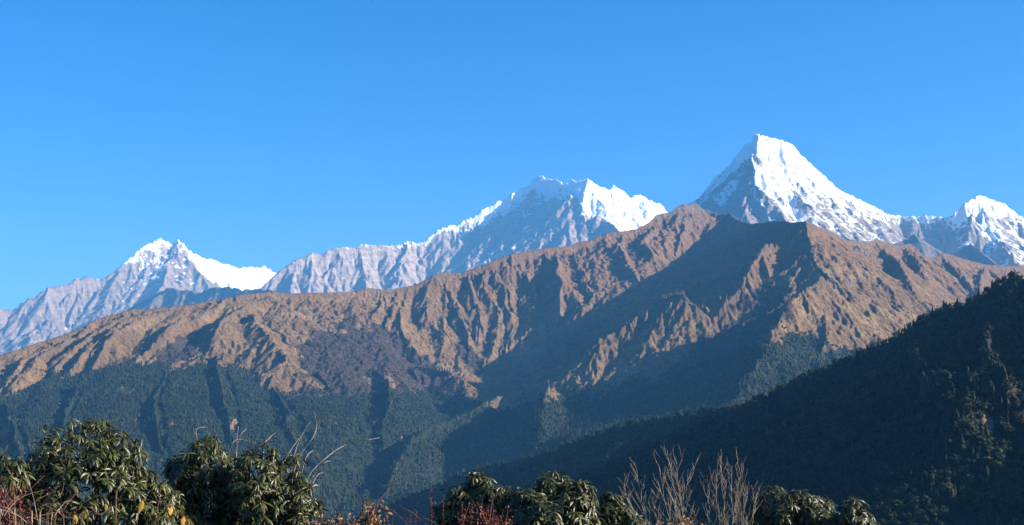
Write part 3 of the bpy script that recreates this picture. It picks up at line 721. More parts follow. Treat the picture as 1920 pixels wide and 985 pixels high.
def conifer_shape(rng, sides=6, tiers=4):
    """a ragged tapering crown, height 1, standing on z = 0"""
    V, Fc = [], []
    for t in range(tiers):
        z0 = 0.08 + 0.8 * t / tiers; z1 = min(1.0, z0 + 1.35 / tiers + 0.06)
        r = 0.24 * (1 - z0) ** 0.8 + 0.02
        b = len(V)
        for s in range(sides):
            a = 2 * math.pi * (s + rng.uniform(-.3, .3)) / sides + t
            rr = r * rng.uniform(0.6, 1.2)
            V.append((rr * math.cos(a), rr * math.sin(a), z0 - rng.uniform(0, 0.07)))
        V.append((rng.uniform(-.02, .02), rng.uniform(-.02, .02), z1))
        for s in range(sides): Fc.append((b + s, b + (s + 1) % sides, b + sides))
    return np.array(V, np.float32), np.array(Fc, np.int32)

def broadleaf_shape(rng, sub=1, tufts=0):
    """a crown of several boughs with tufts of leaves standing out of it, height 1"""
    bm = bmesh.new()
    bmesh.ops.create_icosphere(bm, subdivisions=sub, radius=1.0)
    lumps = [Vector((rng.uniform(-1, 1), rng.uniform(-1, 1), rng.uniform(-.5, 1))).normalized() for _ in range(7)]
    def rad(d):
        return 0.5 + 0.5 * max(max(0, d.dot(l)) ** 6 for l in lumps)
    for v in bm.verts:
        d = v.co.normalized()
        k = rad(d) * rng.uniform(0.8, 1.05) * (0.9 if tufts else 1)
        v.co = Vector((d.x * 0.44 * k, d.y * 0.44 * k, 0.48 + d.z * 0.5 * k))
    V = [v.co[:] for v in bm.verts]
    bm.verts.index_update()
    Fc = [[v.index for v in f.verts] for f in bm.faces]
    bm.free()
    for _ in range(tufts):
        d = Vector((rng.gauss(0, 1), rng.gauss(0, 1), rng.gauss(0.35, 1))).normalized()
        k = rad(d) * rng.uniform(0.8, 1.15)
        c = Vector((d.x * 0.44 * k, d.y * 0.44 * k, 0.48 + d.z * 0.5 * k))
        a = Vector((rng.gauss(0, 1), rng.gauss(0, 1), rng.gauss(0, 1))).normalized()
        n = (d + a * 0.8).normalized(); t = n.cross(a).normalized(); b2 = n.cross(t)
        r = rng.uniform(0.06, 0.13); b = len(V)
        for q in range(3):
            an = 2.1 * q + rng.uniform(-.4, .4)
            V.append(tuple(c + (t * math.cos(an) + b2 * math.sin(an)) * r * rng.uniform(.7, 1.3)))
        Fc.append([b, b + 1, b + 2])
    return np.array(V, np.float32), np.array(Fc, np.int32)

def forest_mesh(name, shapes, x, y, z, h, w, kindi, col, mat):
    VV, FF, CC = [], [], []
    base = 0
    for k, (V, Fc) in enumerate(shapes):
        m = np.nonzero(kindi == k)[0]
        if not len(m): continue
        a = RNG.random(len(m)) * 6.283
        c, s = np.cos(a)[:, None], np.sin(a)[:, None]
        hh, ww = h[m][:, None], w[m][:, None]
        vx = x[m][:, None] + (V[:, 0] * c - V[:, 1] * s) * ww
        vy = y[m][:, None] + (V[:, 0] * s + V[:, 1] * c) * ww
        vz = z[m][:, None] + V[:, 2] * hh - 1.0
        VV.append(np.stack([vx, vy, vz], -1).reshape(-1, 3))
        FF.append((Fc[None] + (base + np.arange(len(m)) * len(V))[:, None, None]).reshape(-1, 3))
        CC.append(np.repeat(col[m], len(V)))
        base += len(m) * len(V)
    co = np.concatenate(VV).astype(np.float32); f = np.concatenate(FF).astype(np.int32); cc = np.concatenate(CC).astype(np.float32)
    me = bpy.data.meshes.new(name)
    me.vertices.add(len(co)); me.vertices.foreach_set('co', co.ravel())
    me.loops.add(f.size); me.loops.foreach_set('vertex_index', f.ravel())
    me.polygons.add(len(f)); me.polygons.foreach_set('loop_start', np.arange(0, f.size, 3, dtype=np.int32))
    me.update(calc_edges=True)
    at = me.attributes.new('tint', 'FLOAT', 'POINT'); at.data.foreach_set('value', cc)
    me.materials.append(mat)
    o = bpy.data.objects.new(name, me); COL.objects.link(o)
    print(name, 'trees', len(x), 'tris', len(f))
    return o

def mat_tree(name, c0, c1, c2):
    k = NT(name, 0.85, 0.15)
    k.color(k.ramp(k.attr('tint'), (0.0, c0), (0.6, c1), (1.0, c2)))
    k.bump(k.noise(0.6, 3), 1.0, 0.8)
    return k.m

TREE_FAR = mat_tree('far_tree_leaves', (0.009, 0.016, 0.008), (0.018, 0.027, 0.011), (0.06, 0.048, 0.022))
TREE_NEAR = mat_tree('ridge_tree_leaves', (0.007, 0.013, 0.008), (0.02, 0.03, 0.013), (0.06, 0.06, 0.026))
rr_ = random.Random(3)
SH_FAR = [conifer_shape(rr_, 5, 3) for _ in range(5)] + [broadleaf_shape(rr_, 1) for _ in range(3)]
SH_NEAR = [conifer_shape(rr_, 8, 7) for _ in range(5)] + [broadleaf_shape(rr_, 1, 90) for _ in range(7)]
frame_ok = lambda S: (np.abs(np.degrees(S['A'])) < 22.5)
# far woods on the foot of the brown hills
m = HILL['forest'] * (0.55 + 0.45 * smooth(-0.5, 0.1, fbm(HILL['X'], HILL['Y'], 90, 3, 83))) * visible_mask([RIDGE], HILL, 22) * frame_ok(HILL)
x, y, z = scatter(HILL, m, 9.5, RNG)
n = len(x)
patch = fbm(x, y, 300, 3, 71)
h = RNG.uniform(9, 21, n) * (1 + 0.25 * patch)
kind = np.where(RNG.random(n) < 0.62 + 0.3 * patch, RNG.integers(0, 5, n), RNG.integers(5, 8, n))
w = np.where(kind < 5, h * RNG.uniform(0.9, 1.2, n), h * RNG.uniform(0.9, 1.3, n)); h = np.where(kind < 5, h, h * 0.8)
tint = np.clip(RNG.normal(0.36, 0.22, n) + 0.25 * patch + 0.3 * fbm(x, y, 110, 3, 72), 0, 1)
far = forest_mesh('forest', SH_FAR, x, y, z, h, w, kind, tint, TREE_FAR)
tag(far, 'dark forest covering the foot of the brown hills', 'forest', kind='stuff')
# scattered bushes on the scrub and grass above the wood
m = (HILL['scrub'] * 0.5 + 0.012 * (HILL['Z'] < 900) * (HILL['V'] - np.minimum.accumulate(HILL['V'], 0)[-1] > 14)) * (1 - HILL['forest']) * visible_mask([RIDGE], HILL, 6) * frame_ok(HILL) * (0.35 + smooth(-0.2, 0.5, fbm(HILL['X'], HILL['Y'], 130, 3, 81)))
x, y, z = scatter(HILL, m, 9.0, RNG)
n = len(x); h = RNG.uniform(3, 9, n)
sb = forest_mesh('scrub_bushes', SH_FAR, x, y, z, h, h * 1.3, RNG.integers(5, 8, n), np.clip(RNG.normal(0.5, 0.3, n), 0, 1), TREE_FAR)
tag(sb, 'low dark bushes scattered over the brown slopes', 'bushes', kind='stuff')
# woods on the dark ridge
m = visible_mask([], RIDGE, 22) * frame_ok(RIDGE) * (0.65 + 0.35 * smooth(1.5, 0.9, RIDGE['SL'])) * (RIDGE['Z'] > FLOOR + 60) * (1 - RIDGE['cliff'])
x, y, z = scatter(RIDGE, m, 6.6, RNG)
n = len(x)
patch = fbm(x, y, 160, 3, 91)
h = RNG.uniform(6, 17, n) * (1 + 0.3 * patch)
kind = np.where(RNG.random(n) < 0.13 + 0.25 * patch, RNG.integers(0, 5, n), RNG.integers(5, 12, n))
w = np.where(kind < 5, h * RNG.uniform(0.9, 1.2, n), h * RNG.uniform(0.85, 1.25, n)); h = np.where(kind < 5, h * 1.15, h * 0.85)
tint = np.clip(RNG.normal(0.36, 0.24, n) + 0.2 * patch, 0, 1)
rf = forest_mesh('forest', SH_NEAR, x, y, z, h, w, kind, tint, TREE_NEAR)
tag(rf, 'dark forest clothing the near ridge on the right', 'forest', kind='stuff')
# ------------------------------------------------------------------ shrubs on the edge of the hilltop
def mesh_obj(name, co, faces, mat, parent=None, attrs={}, smooth_=True):
    me = bpy.data.meshes.new(name)
    co = np.asarray(co, np.float32); f = np.asarray(faces, np.int32); k = f.shape[1]
    me.vertices.add(len(co)); me.vertices.foreach_set('co', co.ravel())
    me.loops.add(f.size); me.loops.foreach_set('vertex_index', f.ravel())
    me.polygons.add(len(f)); me.polygons.foreach_set('loop_start', np.arange(0, f.size, k, dtype=np.int32))
    me.update(calc_edges=True)
    me.polygons.foreach_set('use_smooth', np.full(len(f), smooth_))
    for n_, v in attrs.items():
        at = me.attributes.new(n_, 'FLOAT', 'POINT'); at.data.foreach_set('value', np.asarray(v, np.float32))
    me.materials.append(mat)
    o = bpy.data.objects.new(name, me); COL.objects.link(o)
    if parent: o.parent = parent
    return o

def thing(name, label, cat, loc, group=None):
    o = bpy.data.objects.new(name, None); COL.objects.link(o)
    o.location = loc; o.empty_display_size = 0.2
    tag(o, label, cat, group)
    return o

def norm(v):
    return v / np.maximum(np.linalg.norm(v, axis=-1, keepdims=True), 1e-9)

def leaves_mesh(P, D, Nrm, L, Wd, bend, rng, prof=(0.12, 0.75, 1.0, 0.8, 0.08), curl=0.25):
    """many single leaves: base P, direction D, face normal Nrm, length L, width Wd"""
    n = len(P); st = len(prof)
    p = P.copy(); d = norm(D); co = []
    for k in range(st):
        side = norm(np.cross(d, Nrm)); nr = norm(np.cross(side, d))
        w = (Wd * prof[k] * 0.5)[:, None]
        co.append(np.stack([p - side * w - nr * w * curl, p + nr * w * 0.05, p + side * w - nr * w * curl], 1))
        p = p + d * (L / (st - 1))[:, None]
        d = norm(d + np.stack([np.zeros(n), np.zeros(n), -bend], -1))
    co = np.stack(co, 1).reshape(n, -1, 3)
    f = []
    for k in range(st - 1):
        for j in range(2):
            a = k * 3 + j
            f.append((a, a + 1, a + 4, a + 3))
    f = np.array(f)
    F_ = (f[None] + (np.arange(n) * st * 3)[:, None, None]).reshape(-1, 4)
    return co.reshape(-1, 3), F_, st * 3

def tubes_mesh(paths, sides=5):
    """round stems along lists of (point, radius)"""
    co, fs = [], []; base = 0
    for path in paths:
        P = np.array([p for p, r in path], float); R = [r for p, r in path]
        T = norm(np.gradient(P, axis=0)); ref = np.array([0.3, 0.9, 0.1])
        for k in range(len(P)):
            a = np.cross(T[k], ref); a /= np.linalg.norm(a) + 1e-9; b = np.cross(T[k], a)
            for s in range(sides):
                an = 2 * math.pi * s / sides
                co.append(P[k] + (a * math.cos(an) + b * math.sin(an)) * R[k])
        for k in range(len(P) - 1):
            for s in range(sides):
                s2 = (s + 1) % sides
                fs.append((base + k * sides + s, base + k * sides + s2, base + (k + 1) * sides + s2, base + (k + 1) * sides + s))
        base += len(P) * sides
    return np.array(co), np.array(fs)

def ground_z(x, y):
    r = math.hypot(x, y)
    return -1.75 - 0.06 * r - 0.42 * max(r - 13, 0)

def mat_leaf(name, c0, c1, rough=0.38, spec=0.5, under=None):
    k = NT(name, rough, spec)
    c = k.mix(k.attr('tint'), c0, c1)
    if under:
        g = k.n('ShaderNodeNewGeometry')
        c = k.mix(g.outputs['Backfacing'], c, under)
    k.color(c)
    k.bump(k.noise(60, 2), 0.004, 0.5)
    return k.m

LEAF = mat_leaf('rhododendron_leaf', (0.014, 0.022, 0.005), (0.085, 0.084, 0.018), 0.42, 0.4, (0.10, 0.09, 0.05))
BARK = NT('shrub_bark', 0.9); BARK.color(BARK.ramp(BARK.noise(30, 4), (0.3, (0.05, 0.035, 0.025)), (0.7, (0.14, 0.1, 0.075)))); BARK = BARK.m
TWIG = NT('dry_twig', 0.8); TWIG.color(TWIG.ramp(TWIG.noise(14, 3), (0.3, (0.16, 0.115, 0.085)), (0.7, (0.42, 0.34, 0.27)))); TWIG = TWIG.m
BARETWIG = NT('bare_twig', 0.8); BARETWIG.color(BARETWIG.ramp(BARETWIG.noise(14, 3), (0.3, (0.1, 0.08, 0.058)), (0.7, (0.28, 0.24, 0.18)))); BARETWIG = BARETWIG.m
REDTWIG = NT('red_twig', 0.7); REDTWIG.color(REDTWIG.ramp(REDTWIG.noise(10, 3), (0.3, (0.045, 0.016, 0.012)), (0.7, (0.15, 0.075, 0.055)))); REDTWIG = REDTWIG.m
REDLEAF = mat_leaf('red_leaf', (0.05, 0.018, 0.01), (0.15, 0.025, 0.014), 0.5, 0.3)
YELLOW = mat_leaf('yellow_leaf', (0.42, 0.2, 0.03), (0.6, 0.42, 0.06), 0.5, 0.3)
BROWNLEAF = mat_leaf('withered_leaf', (0.1, 0.05, 0.022), (0.34, 0.2, 0.1), 0.7, 0.2)

def rhododendron(label, lobes, D, seed, leaf=0.108, dens=1.25):
    """evergreen shrub: lobes are (u, v, half width, half height) of the rounded masses of its crown in the photo"""
    rng = np.random.default_rng(seed)
    s = D / F
    u0 = sum(l[0] for l in lobes) / len(lobes)
    c = pt(u0, 900, D); base = np.array([c[0], c[1], ground_z(c[0], c[1])])
    root = thing('rhododendron', label, 'shrub', base, 'rhododendrons along the hilltop edge')
    tips, axes = [], []; paths = []
    for (u, v, rx, ry) in lobes:
        ctr = pt(u, v, D + rng.uniform(-.12, .12)); ex, ez = rx * s, ry * s; ey = ex * 0.95
        hgt = ctr[2] - base[2]
        n = int(dens * (2 * math.pi * ex * ez * 1.3 + 2 * math.pi * ex * 0.6) / 0.0115 * 0.55)
        for i in range(n):
            d = norm(rng.normal(size=3)); 
            if d[2] < -0.15:                                   # flanks of the crown below the dome
                a = rng.uniform(0, 6.283); z = -rng.uniform(0, 1.6) * ez
                q = np.array([math.cos(a) * ex * 0.97, math.sin(a) * ey * 0.97, z]); nr = np.array([math.cos(a), math.sin(a), 0.25])
            else:
                q = np.array([d[0] * ex, d[1] * ey, d[2] * ez]); nr = d
            bump = 1 + 0.15 * math.sin(q[0] / s / 13 + seed) * math.sin(q[2] / s / 11 + 2 * seed) + rng.normal() * 0.035
            q_ = rng.random()
            if q_ < 0.3: bump *= rng.uniform(0.6, 0.92)
            elif q_ > 0.93: bump *= rng.uniform(1.06, 1.2)
            tips.append(ctr + q * bump - base); axes.append(norm(nr * 0.75 + np.array([0, 0, 0.75]) + rng.normal(size=3) * 0.22))
        for i in range(int(7 * dens) + 3):                     # limbs up into the lobe
            k = rng.integers(max(0, len(tips) - n), len(tips))
            e = tips[k]; st = np.array([rng.uniform(-.12, .12), rng.uniform(-.12, .12), 0.0])
            m1 = st * 0.6 + e * np.array([0.35, 0.35, 0.4]) + rng.normal(size=3) * 0.05; m2 = e * 0.75 + rng.normal(size=3) * 0.04
            m2[2] = e[2] - 0.25
            paths.append([(st - [0, 0, .1], 0.03), (m1, 0.022), (m2, 0.012), (e, 0.004)])
    tips = np.array(tips); axes = np.array(axes)
    nl = rng.integers(11, 18, len(tips))
    idx = np.repeat(np.arange(len(tips)), nl)
    ax = axes[idx]; N_ = len(idx)
    t1 = norm(np.cross(ax, np.array([0.31, 0.77, 0.55]))); t2 = np.cross(ax, t1)
    a = rng.random(N_) * 6.283; tilt = np.radians(rng.normal(98, 24, N_))
    rad = t1 * np.cos(a)[:, None] + t2 * np.sin(a)[:, None]
    d = ax * np.cos(tilt)[:, None] + rad * np.sin(tilt)[:, None]
    nrm_ = ax * np.sin(tilt)[:, None] - rad * np.cos(tilt)[:, None]
    nrm_ = norm(nrm_ + rng.normal(size=(N_, 3)) * 0.18)
    L = rng.uniform(0.55, 1.25, N_) * leaf
    p = tips[idx] + rad * 0.006 + rng.normal(size=(N_, 3)) * 0.006
    co, fc, per = leaves_mesh(p, d, nrm_, L, L * rng.uniform(0.16, 0.22, N_), rng.uniform(0.2, 0.6, N_), rng, curl=0.35)
    tint = np.repeat(np.clip(rng.normal(0.35, 0.25, N_), 0, 1), per)
    mesh_obj('foliage', co, fc, LEAF, root, dict(tint=tint))
    co, fc = tubes_mesh(paths, 6)
    mesh_obj('stem', co, fc, BARK, root)
    return root

rhododendron('small rhododendron top at the left edge, beside the tallest dome', [(8, 905, 34, 42)], 13.5, 31)
rhododendron('tallest and broadest rhododendron, a round dome left of the twin bushes', [(150, 885, 88, 92), (215, 895, 52, 88), (85, 925, 50, 70), (268, 945, 42, 58), (295, 955, 40, 50), (305, 985, 50, 40)], 14.0, 1)
rhododendron('pointed rhododendron just right of the tallest dome', [(385, 895, 52, 74), (345, 915, 42, 62), (425, 920, 40, 60), (385, 955, 70, 60)], 14.6, 2)
rhododendron('rhododendron sloping down to the right under the dry arching canes', [(480, 905, 44, 70), (528, 920, 42, 62), (560, 950, 34, 50), (500, 960, 70, 60)], 14.2, 3)
rhododendron('low rhododendron behind the red leaved bush', [(890, 935, 38, 42), (925, 955, 42, 40), (855, 965, 36, 40), (965, 975, 34, 34)], 14.4, 4, 0.122)
rhododendron('rhododendron with the highest tip in the middle clump, right of the red bush', [(1040, 925, 34, 46), (1080, 945, 36, 46), (995, 950, 38, 34), (1040, 970, 75, 40)], 14.0, 5, 0.122)
rhododendron('small rhododendron left of the bare twiggy shrub', [(1140, 960, 26, 38), (1165, 980, 30, 30), (1115, 985, 30, 34), (1190, 992, 22, 24)], 14.3, 6, 0.122)
rhododendron('dark rhododendron right of the bare twiggy shrubs', [(1470, 965, 48, 50), (1515, 970, 46, 46), (1425, 980, 34, 44), (1540, 990, 40, 40)], 20.0, 7, 0.115)
rhododendron('rightmost small rhododendron with a drooping crooked tip', [(1600, 968, 26, 30), (1580, 985, 24, 24), (1622, 990, 18, 26)], 19.5, 8, 0.115)

# --- bare shrubs
def bare_shrub(label, u0, tops, D, seed, mat, group=None, twigs=1.0):
    """leafless shrub: stems from one foot to the tips seen in the photo, each with forking twigs"""
    r = random.Random(seed)
    c = pt(u0, 900, D); base = np.array([c[0], c[1], ground_z(c[0], c[1])])
    root = thing('bare_shrub', label, 'shrub', base, group)
    paths = []
    def wander(p0, p1, r0, r1, n, jit):
        P = []
        for k in range(n + 1):
            t = k / n
            q = p0 * (1 - t) + p1 * t
            bow = math.sin(math.pi * t)
            q = q + np.array([r.gauss(0, jit), r.gauss(0, jit), r.gauss(0, jit * 0.5)]) * (0.3 + bow)
            P.append((q, r0 + (r1 - r0) * t))
        return P
    hub = pt(u0, 1090, D) - base
    paths.append(wander(np.array([0, 0, -0.1]), hub, 0.022, 0.016, 5, 0.015))
    for (u, v) in tops:
        e = pt(u, v, D + r.uniform(-.35, .35)) - base
        st = hub + np.array([(u - u0) * 0.28 * D / F + r.uniform(-.04, .04), r.uniform(-.1, .1), r.uniform(-.05, .2)])
        main = wander(st, e, 0.0052, 0.0013, 9, 0.009)
        for k in range(1, 9):                                  # leaves the fork sideways, then turns up
            b = math.sin(math.pi * k / 9) * 0.10
            main[k] = (main[k][0] + np.array([(e[0] - st[0]) * b, 0, -abs(e[0] - st[0]) * b * 0.6]), main[k][1])
        paths.append(main)
        for k in range(2, 9):
            for q in range(2 if r.random() < 0.45 * twigs else 1):
                p0 = main[k][0]; dirn = norm(main[min(k + 1, 9)][0] - main[k - 1][0])
                a = r.uniform(0, 6.283); sp = r.uniform(0.35, 0.75)
                side = norm(np.array([math.cos(a), math.sin(a), r.uniform(-.1, .4)]))
                l2 = r.uniform(0.12, 0.4) * (1.1 - k / 13)
                p1 = p0 + norm(dirn + side * sp) * l2 + np.array([0, 0, 0.06])
                tw = wander(p0, p1, 0.0028, 0.0011, 4, 0.006)
                paths.append(tw)
                for m in range(1, 4):
                    if r.random() < 0.5:
                        p2 = tw[m][0]; a = r.uniform(0, 6.283)
                        p3 = p2 + norm(dirn * 0.9 + np.array([math.cos(a), math.sin(a), 0.3]) * 0.6) * r.uniform(0.06, 0.16)
                        paths.append(wander(p2, p3, 0.0022, 0.0011, 2, 0.004))
    co, fc = tubes_mesh(paths, 4)
    mesh_obj('twigs', co, fc, mat, root)
    return root

bare_shrub('leafless pale twiggy shrub spreading left towards the rhododendrons', 1285, [(1165, 902), (1190, 885), (1235, 868), (1258, 850), (1268, 862), (1290, 880), (1225, 940), (1275, 900)], 12.6, 51, BARETWIG, 'bare shrubs')
bare_shrub('leafless pale twiggy shrub close against the right-hand dark rhododendron', 1365, [(1325, 892), (1342, 880), (1352, 868), (1372, 872), (1384, 862), (1392, 885), (1400, 910), (1418, 925)], 12.9, 52, BARETWIG, 'bare shrubs')

# --- arching dry canes
def cane_plant(name, label, u0, canes, D, mat, cat='bramble', rad=0.0042, group=None, child='cane'):
    c = pt(u0, 930, D); base = np.array([c[0], c[1], ground_z(c[0], c[1])])
    root = thing(name, label, cat, base, group)
    r = random.Random(int(u0))
    for pts in canes:
        P = [pt(u, v, D + r.uniform(-.15, .15)) - base for u, v in pts]
        P = [np.array([P[0][0] * 0.5, P[0][1] * 0.5, -0.05])] + P
        # smooth curve through the points
        out = []
        for i in range(len(P) - 1):
            a = P[max(i - 1, 0)]; b = P[i]; c2 = P[i + 1]; d = P[min(i + 2, len(P) - 1)]
            for k in range(5):
                t = k / 5
                out.append(0.5 * ((2 * b) + (-a + c2) * t + (2 * a - 5 * b + 4 * c2 - d) * t * t + (-a + 3 * b - 3 * c2 + d) * t ** 3))
        out.append(P[-1])
        n = len(out)
        co, fc = tubes_mesh([[(p, rad * (1 - 0.7 * k / n)) for k, p in enumerate(out)]], 5)
        mesh_obj(child, co, fc, mat, root)
    return root

cane_plant('dry_canes', 'dry pale canes arching above the right slope of the sloping rhododendron', 552,
    [[(543, 985), (541, 930), (545, 885), (556, 840), (570, 808), (583, 791)], [(548, 985), (548, 900), (566, 850), (587, 820), (594, 797), (588, 769)],
     [(572, 985), (575, 925), (590, 890), (606, 870), (619, 864)], [(560, 985), (575, 900), (620, 852), (655, 832), (690, 825), (712, 821)],
     [(535, 985), (528, 890), (545, 845), (580, 800), (612, 775), (632, 768)], [(500, 985), (494, 850), (505, 822), (522, 810), (542, 808)],
     [(570, 985), (590, 900), (612, 885), (636, 881)], [(555, 985), (570, 870), (590, 845), (600, 860)]], 14.5, TWIG, 'dry canes', 0.0056)
cane_plant('dry_canes', 'thin dry stems standing in the gap between the two middle left rhododendrons', 448,
    [[(446, 985), (443, 880), (445, 838), (452, 815), (463, 804)], [(442, 985), (441, 880), (444, 830), (447, 800)], [(430, 985), (428, 870), (436, 832), (452, 824), (480, 832)], [(395, 985), (372, 840), (369, 806), (388, 801)]], 14.8, TWIG, 'dry canes', 0.0048)
cane_plant('dry_canes', 'dark dry twigs low in the gap left of the red spikes', 735,
    [[(690, 985), (700, 955), (722, 925), (737, 912)], [(665, 985), (664, 945), (663, 915)], [(700, 985), (725, 955), (745, 965), (765, 985)], [(680, 985), (690, 935), (710, 915), (735, 908)], [(760, 985), (790, 970), (830, 990)], [(735, 985), (760, 955), (800, 985)],
     [(690, 985), (676, 945), (682, 928)]], 11.0, REDTWIG, 'dry canes', 0.004)
cane_plant('bramble', 'tangled reddish bramble canes in the bottom left corner', 55,
    [[(40, 1000), (30, 985), (60, 945), (95, 925)], [(0, 1000), (10, 970), (45, 930), (85, 890)], [(90, 1000), (72, 985), (63, 935), (50, 892)], [(20, 1000), (0, 975), (30, 935), (90, 918)], [(120, 1000), (85, 975), (40, 958), (0, 950)],
     [(60, 1000), (40, 970), (15, 930), (5, 905)], [(100, 1000), (120, 955), (145, 922)], [(30, 1000), (55, 975), (110, 960), (150, 965)], [(-10, 1000), (25, 960), (70, 975), (130, 990)], [(70, 1000), (95, 950), (115, 925), (120, 905)], [(10, 1000), (5, 950), (20, 915)],
     [(110, 1000), (140, 975), (190, 962)]], 9.0, REDTWIG, 'bramble', 0.0045)

cane_plant('dry_canes', 'few pale dry canes crossing the red brambles in the bottom left corner', 95,
    [[(75, 1000), (72, 985), (63, 935), (50, 892)], [(95, 1000), (100, 972), (122, 942), (146, 920)], [(0, 1000), (8, 968), (38, 934), (84, 919)], [(30, 1000), (25, 965), (12, 952), (-10, 948)], [(60, 1000), (55, 985), (30, 965), (0, 955)]],
    8.8, TWIG, 'dry canes', 0.0030)

def hung_leaves(root, mat, spots, D, size, seed, name='leaf'):
    r = np.random.default_rng(seed)
    base = np.array(root.location)
    for (u, v, l) in spots:
        p = pt(u, v, D + r.uniform(-.1, .1)) - base
        d = norm(np.array([r.normal() * 0.25, r.normal() * 0.25, -1.0]))
        nrm_ = norm(np.array([r.normal() * 0.5, -1.0, 0.2 + r.normal() * 0.3]))
        L = np.array([l * size]); 
        co, fc, per = leaves_mesh(p[None], d[None], nrm_[None], L, L * 0.5, np.array([0.02]), r, prof=(0.1, 0.8, 1.0, 0.75, 0.05), curl=0.2)
        mesh_obj(name, co, fc, mat, root, dict(tint=np.full(len(co), r.random())))

arch = cane_plant('bramble', 'long arching bramble cane with hanging yellow leaves in front of the rhododendrons', 210,
    [[(85, 1000), (130, 972), (185, 955), (240, 936), (290, 940), (330, 958), (358, 985)], [(150, 1000), (190, 965), (215, 948)], [(290, 985), (310, 950), (322, 944)]], 8.6, REDTWIG, 'bramble', 0.0032)
hung_leaves(arch, YELLOW, [(268, 938, 1.0), (322, 950, .8), (338, 952, .8), (345, 968, .8), (352, 975, .7), (313, 945, .6), (205, 948, .7), (199, 945, .6), (164, 965, .7), (160, 962, .6), (140, 965, .8), (357, 978, .8), (333, 960, .5)], 8.6, 0.075, 5)

# --- withered brown shrub and red leaved plants
def leafy_bush(name, label, spots, D, leaf, n, lmat, tmat, seed, cat='shrub', group=None, ratio=0.45):
    """twigs carrying small scattered leaves; spots are (u, v, half width, half height)"""
    rng = np.random.default_rng(seed); s = D / F
    u0 = sum(q[0] for q in spots) / len(spots)
    c = pt(u0, 930, D); base = np.array([c[0], c[1], ground_z(c[0], c[1])])
    root = thing(name, label, cat, base, group)
    P, paths = [], []
    for (u, v, rx, ry) in spots:
        ctr = pt(u, v, D) - base
        for i in range(max(4, n // 16)):
            q = rng.uniform(-1, 1, 3)
            e = ctr + q * np.array([rx * s, rx * s * 0.8, ry * s])
            st = np.array([ctr[0] + rng.normal() * .05, ctr[1] + rng.normal() * .05, max(-0.05, ctr[2] - ry * s - 0.25)])
            m = (st + e) / 2 + rng.normal(size=3) * 0.05
            paths.append([(st, 0.006), (m, 0.004), (e, 0.0015)])
            for t in rng.uniform(0.5, 1.0, 16):
                P.append((m + (e - m) * (2 * t - 1)) + rng.normal(size=3) * 0.022)
    P = np.array(P); n = len(P)
    d = norm(rng.normal(size=(n, 3)) + np.array([0, 0, -0.3])); nr = norm(rng.normal(size=(n, 3)) + np.array([0.4, -0.3, 0.5]))
    L = leaf * rng.uniform(0.6, 1.3, n)
    co, fc, per = leaves_mesh(P, d, nr, L, L * ratio, rng.uniform(-.2, .5, n), rng, prof=(0.15, 0.85, 1.0, 0.6, 0.06), curl=0.5)
    mesh_obj('foliage', co, fc, lmat, root, dict(tint=np.repeat(rng.random(n), per)))
    co, fc = tubes_mesh(paths, 4)
    mesh_obj('twigs', co, fc, tmat, root)
    return root

leafy_bush('withered_shrub', 'withered brown shrub at the foot of the dry canes', [(605, 968, 26, 26), (640, 968, 24, 24), (620, 985, 30, 14)], 11.2, 0.04, 220, BROWNLEAF, REDTWIG, 61)
leafy_bush('withered_shrub', 'withered brown shrub right of its twin, below the dark twigs', [(700, 960, 16, 26), (680, 978, 20, 16), (712, 985, 14, 14)], 11.0, 0.04, 200, BROWNLEAF, REDTWIG, 62)
leafy_bush('red_leaved_bush', 'dark red leaved bush in front of the low middle rhododendron', [(905, 955, 26, 24), (930, 970, 24, 22), (880, 975, 22, 20), (945, 985, 22, 14)], 11.0, 0.026, 240, REDLEAF, REDTWIG, 63)
leafy_bush('red_leaved_bush', 'dark red leaved bush at the left edge above the brambles', [(12, 915, 26, 22), (25, 940, 30, 24), (5, 955, 24, 22)], 10.5, 0.03, 240, REDLEAF, REDTWIG, 64)
leafy_bush('withered_shrub', 'withered reddish shrub low at the foot of the two bare shrubs', [(1300, 978, 40, 12), (1250, 985, 30, 10)], 12.0, 0.03, 160, BROWNLEAF, REDTWIG, 65)

def red_spike(label, u, v, D, seed):
    rng = np.random.default_rng(seed)
    c = pt(u, v, D); base = np.array([c[0], c[1], ground_z(c[0], c[1])])
    root = thing('red_spike_plant', label, 'plant', base, 'red spikes')
    h = c[2] - base[2]
    path = [(np.array([math.sin(t * 3 + seed) * 0.012, 0, h * t]), 0.006 * (1.1 - 0.8 * t)) for t in np.linspace(0, 1, 12)]
    co, fc = tubes_mesh([path], 5); mesh_obj('stem', co, fc, REDTWIG, root)
    n = 150
    t = 1 - rng.random(n) ** 1.0 * 0.30
    P = np.stack([np.sin(t * 3 + seed) * 0.012, np.zeros(n), h * t], -1)
    a = rng.random(n) * 6.283
    d = np.stack([np.cos(a), np.sin(a), rng.uniform(-.2, .9, n)], -1)
    L = rng.uniform(0.014, 0.034, n) * (1.25 - 0.6 * (t - 0.7) / 0.3)
    nr = norm(np.stack([-np.cos(a) * 0.4, -np.sin(a) * 0.4, np.ones(n)], -1) + rng.normal(size=(n, 3)) * .5)
    co, fc, per = leaves_mesh(P, d, nr, L, L * 0.55, rng.uniform(0, .4, n), rng, curl=0.4)
    mesh_obj('foliage', co, fc, REDLEAF, root, dict(tint=np.repeat(rng.random(n), per)))

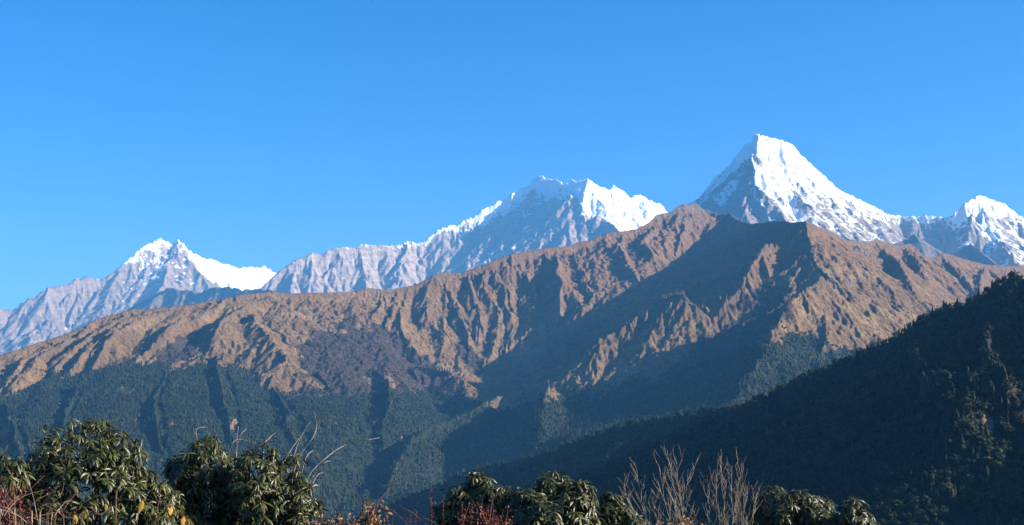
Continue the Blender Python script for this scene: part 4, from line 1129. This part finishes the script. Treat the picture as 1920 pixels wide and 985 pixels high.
red_spike('tallest red spike, standing clear left of the red leaved bush', 810, 907, 11.0, 1)
red_spike('red spike right of the tallest one and a little shorter', 834, 929, 11.1, 2)
red_spike('red spike rising against the low middle rhododendron', 868, 940, 10.9, 3)
red_spike('short red spike, left one of the pair beyond the dark twigs', 769, 962, 11.2, 4)
red_spike('short red spike, right one of the pair beyond the dark twigs', 777, 960, 11.2, 5)

# --- trees standing on the skyline of the near ridge, each one a tree
CROWN = []
for k, (V, Fc) in enumerate([SH_NEAR[0], SH_NEAR[1], SH_NEAR[2], SH_NEAR[6], SH_NEAR[8], SH_NEAR[10]]):
    r = random.Random(100 + k)
    tr = tubes_mesh([[(np.array([0, 0, -0.12]), 0.02), (np.array([0, 0, 0.3]), 0.016), (np.array([0, 0, 0.8]), 0.006)]], 6)
    CROWN.append((V, Fc, tr))
protos = {}
def skyline_tree(x, y, z, h, kind, rng):
    pine = kind < 3
    root = thing('conifer_tree' if pine else 'broadleaf_tree',
                 'dark pointed conifer on the skyline of the wooded ridge' if pine else 'dark round crowned tree on the skyline of the wooded ridge',
                 'tree', (x, y, z), 'conifers on the ridge skyline' if pine else 'round trees on the ridge skyline')
    root.scale = (h * rng.uniform(0.9, 1.15),) * 2 + (h,)
    root.rotation_euler = (0, 0, rng.uniform(0, 6.28))
    if kind not in protos:
        V, Fc, tr = CROWN[kind]
        a = mesh_obj('trunk', tr[0], tr[1], BARK, root)
        b = mesh_obj('crown', V, Fc, TREE_NEAR, root, dict(tint=np.full(len(V), 0.3 + 0.05 * kind)), smooth_=False)
        protos[kind] = (a, b)
    else:
        for o in protos[kind]:
            c = o.copy(); COL.objects.link(c); c.parent = root
rng = np.random.default_rng(77)
Q = RIDGE; tanQ = Q['Z'] / Q['R']
for u in np.arange(1120, 1925, 11.0):
    u = u + rng.uniform(-4, 4)
    r = ray(u, 650); a = math.atan2(r[0], r[1])
    j = int(np.searchsorted(Q['A'][0], a)); i = int(np.argmax(tanQ[:, j]))
    k = rng.integers(0, 3) if rng.random() < (0.65 if u < 1790 else 0.2) else rng.integers(3, 6)
    skyline_tree(Q['X'][i, j], Q['Y'][i, j], Q['Z'][i, j] - 0.5, rng.uniform(9, 16) if k < 3 else rng.uniform(7, 12), int(k), rng)
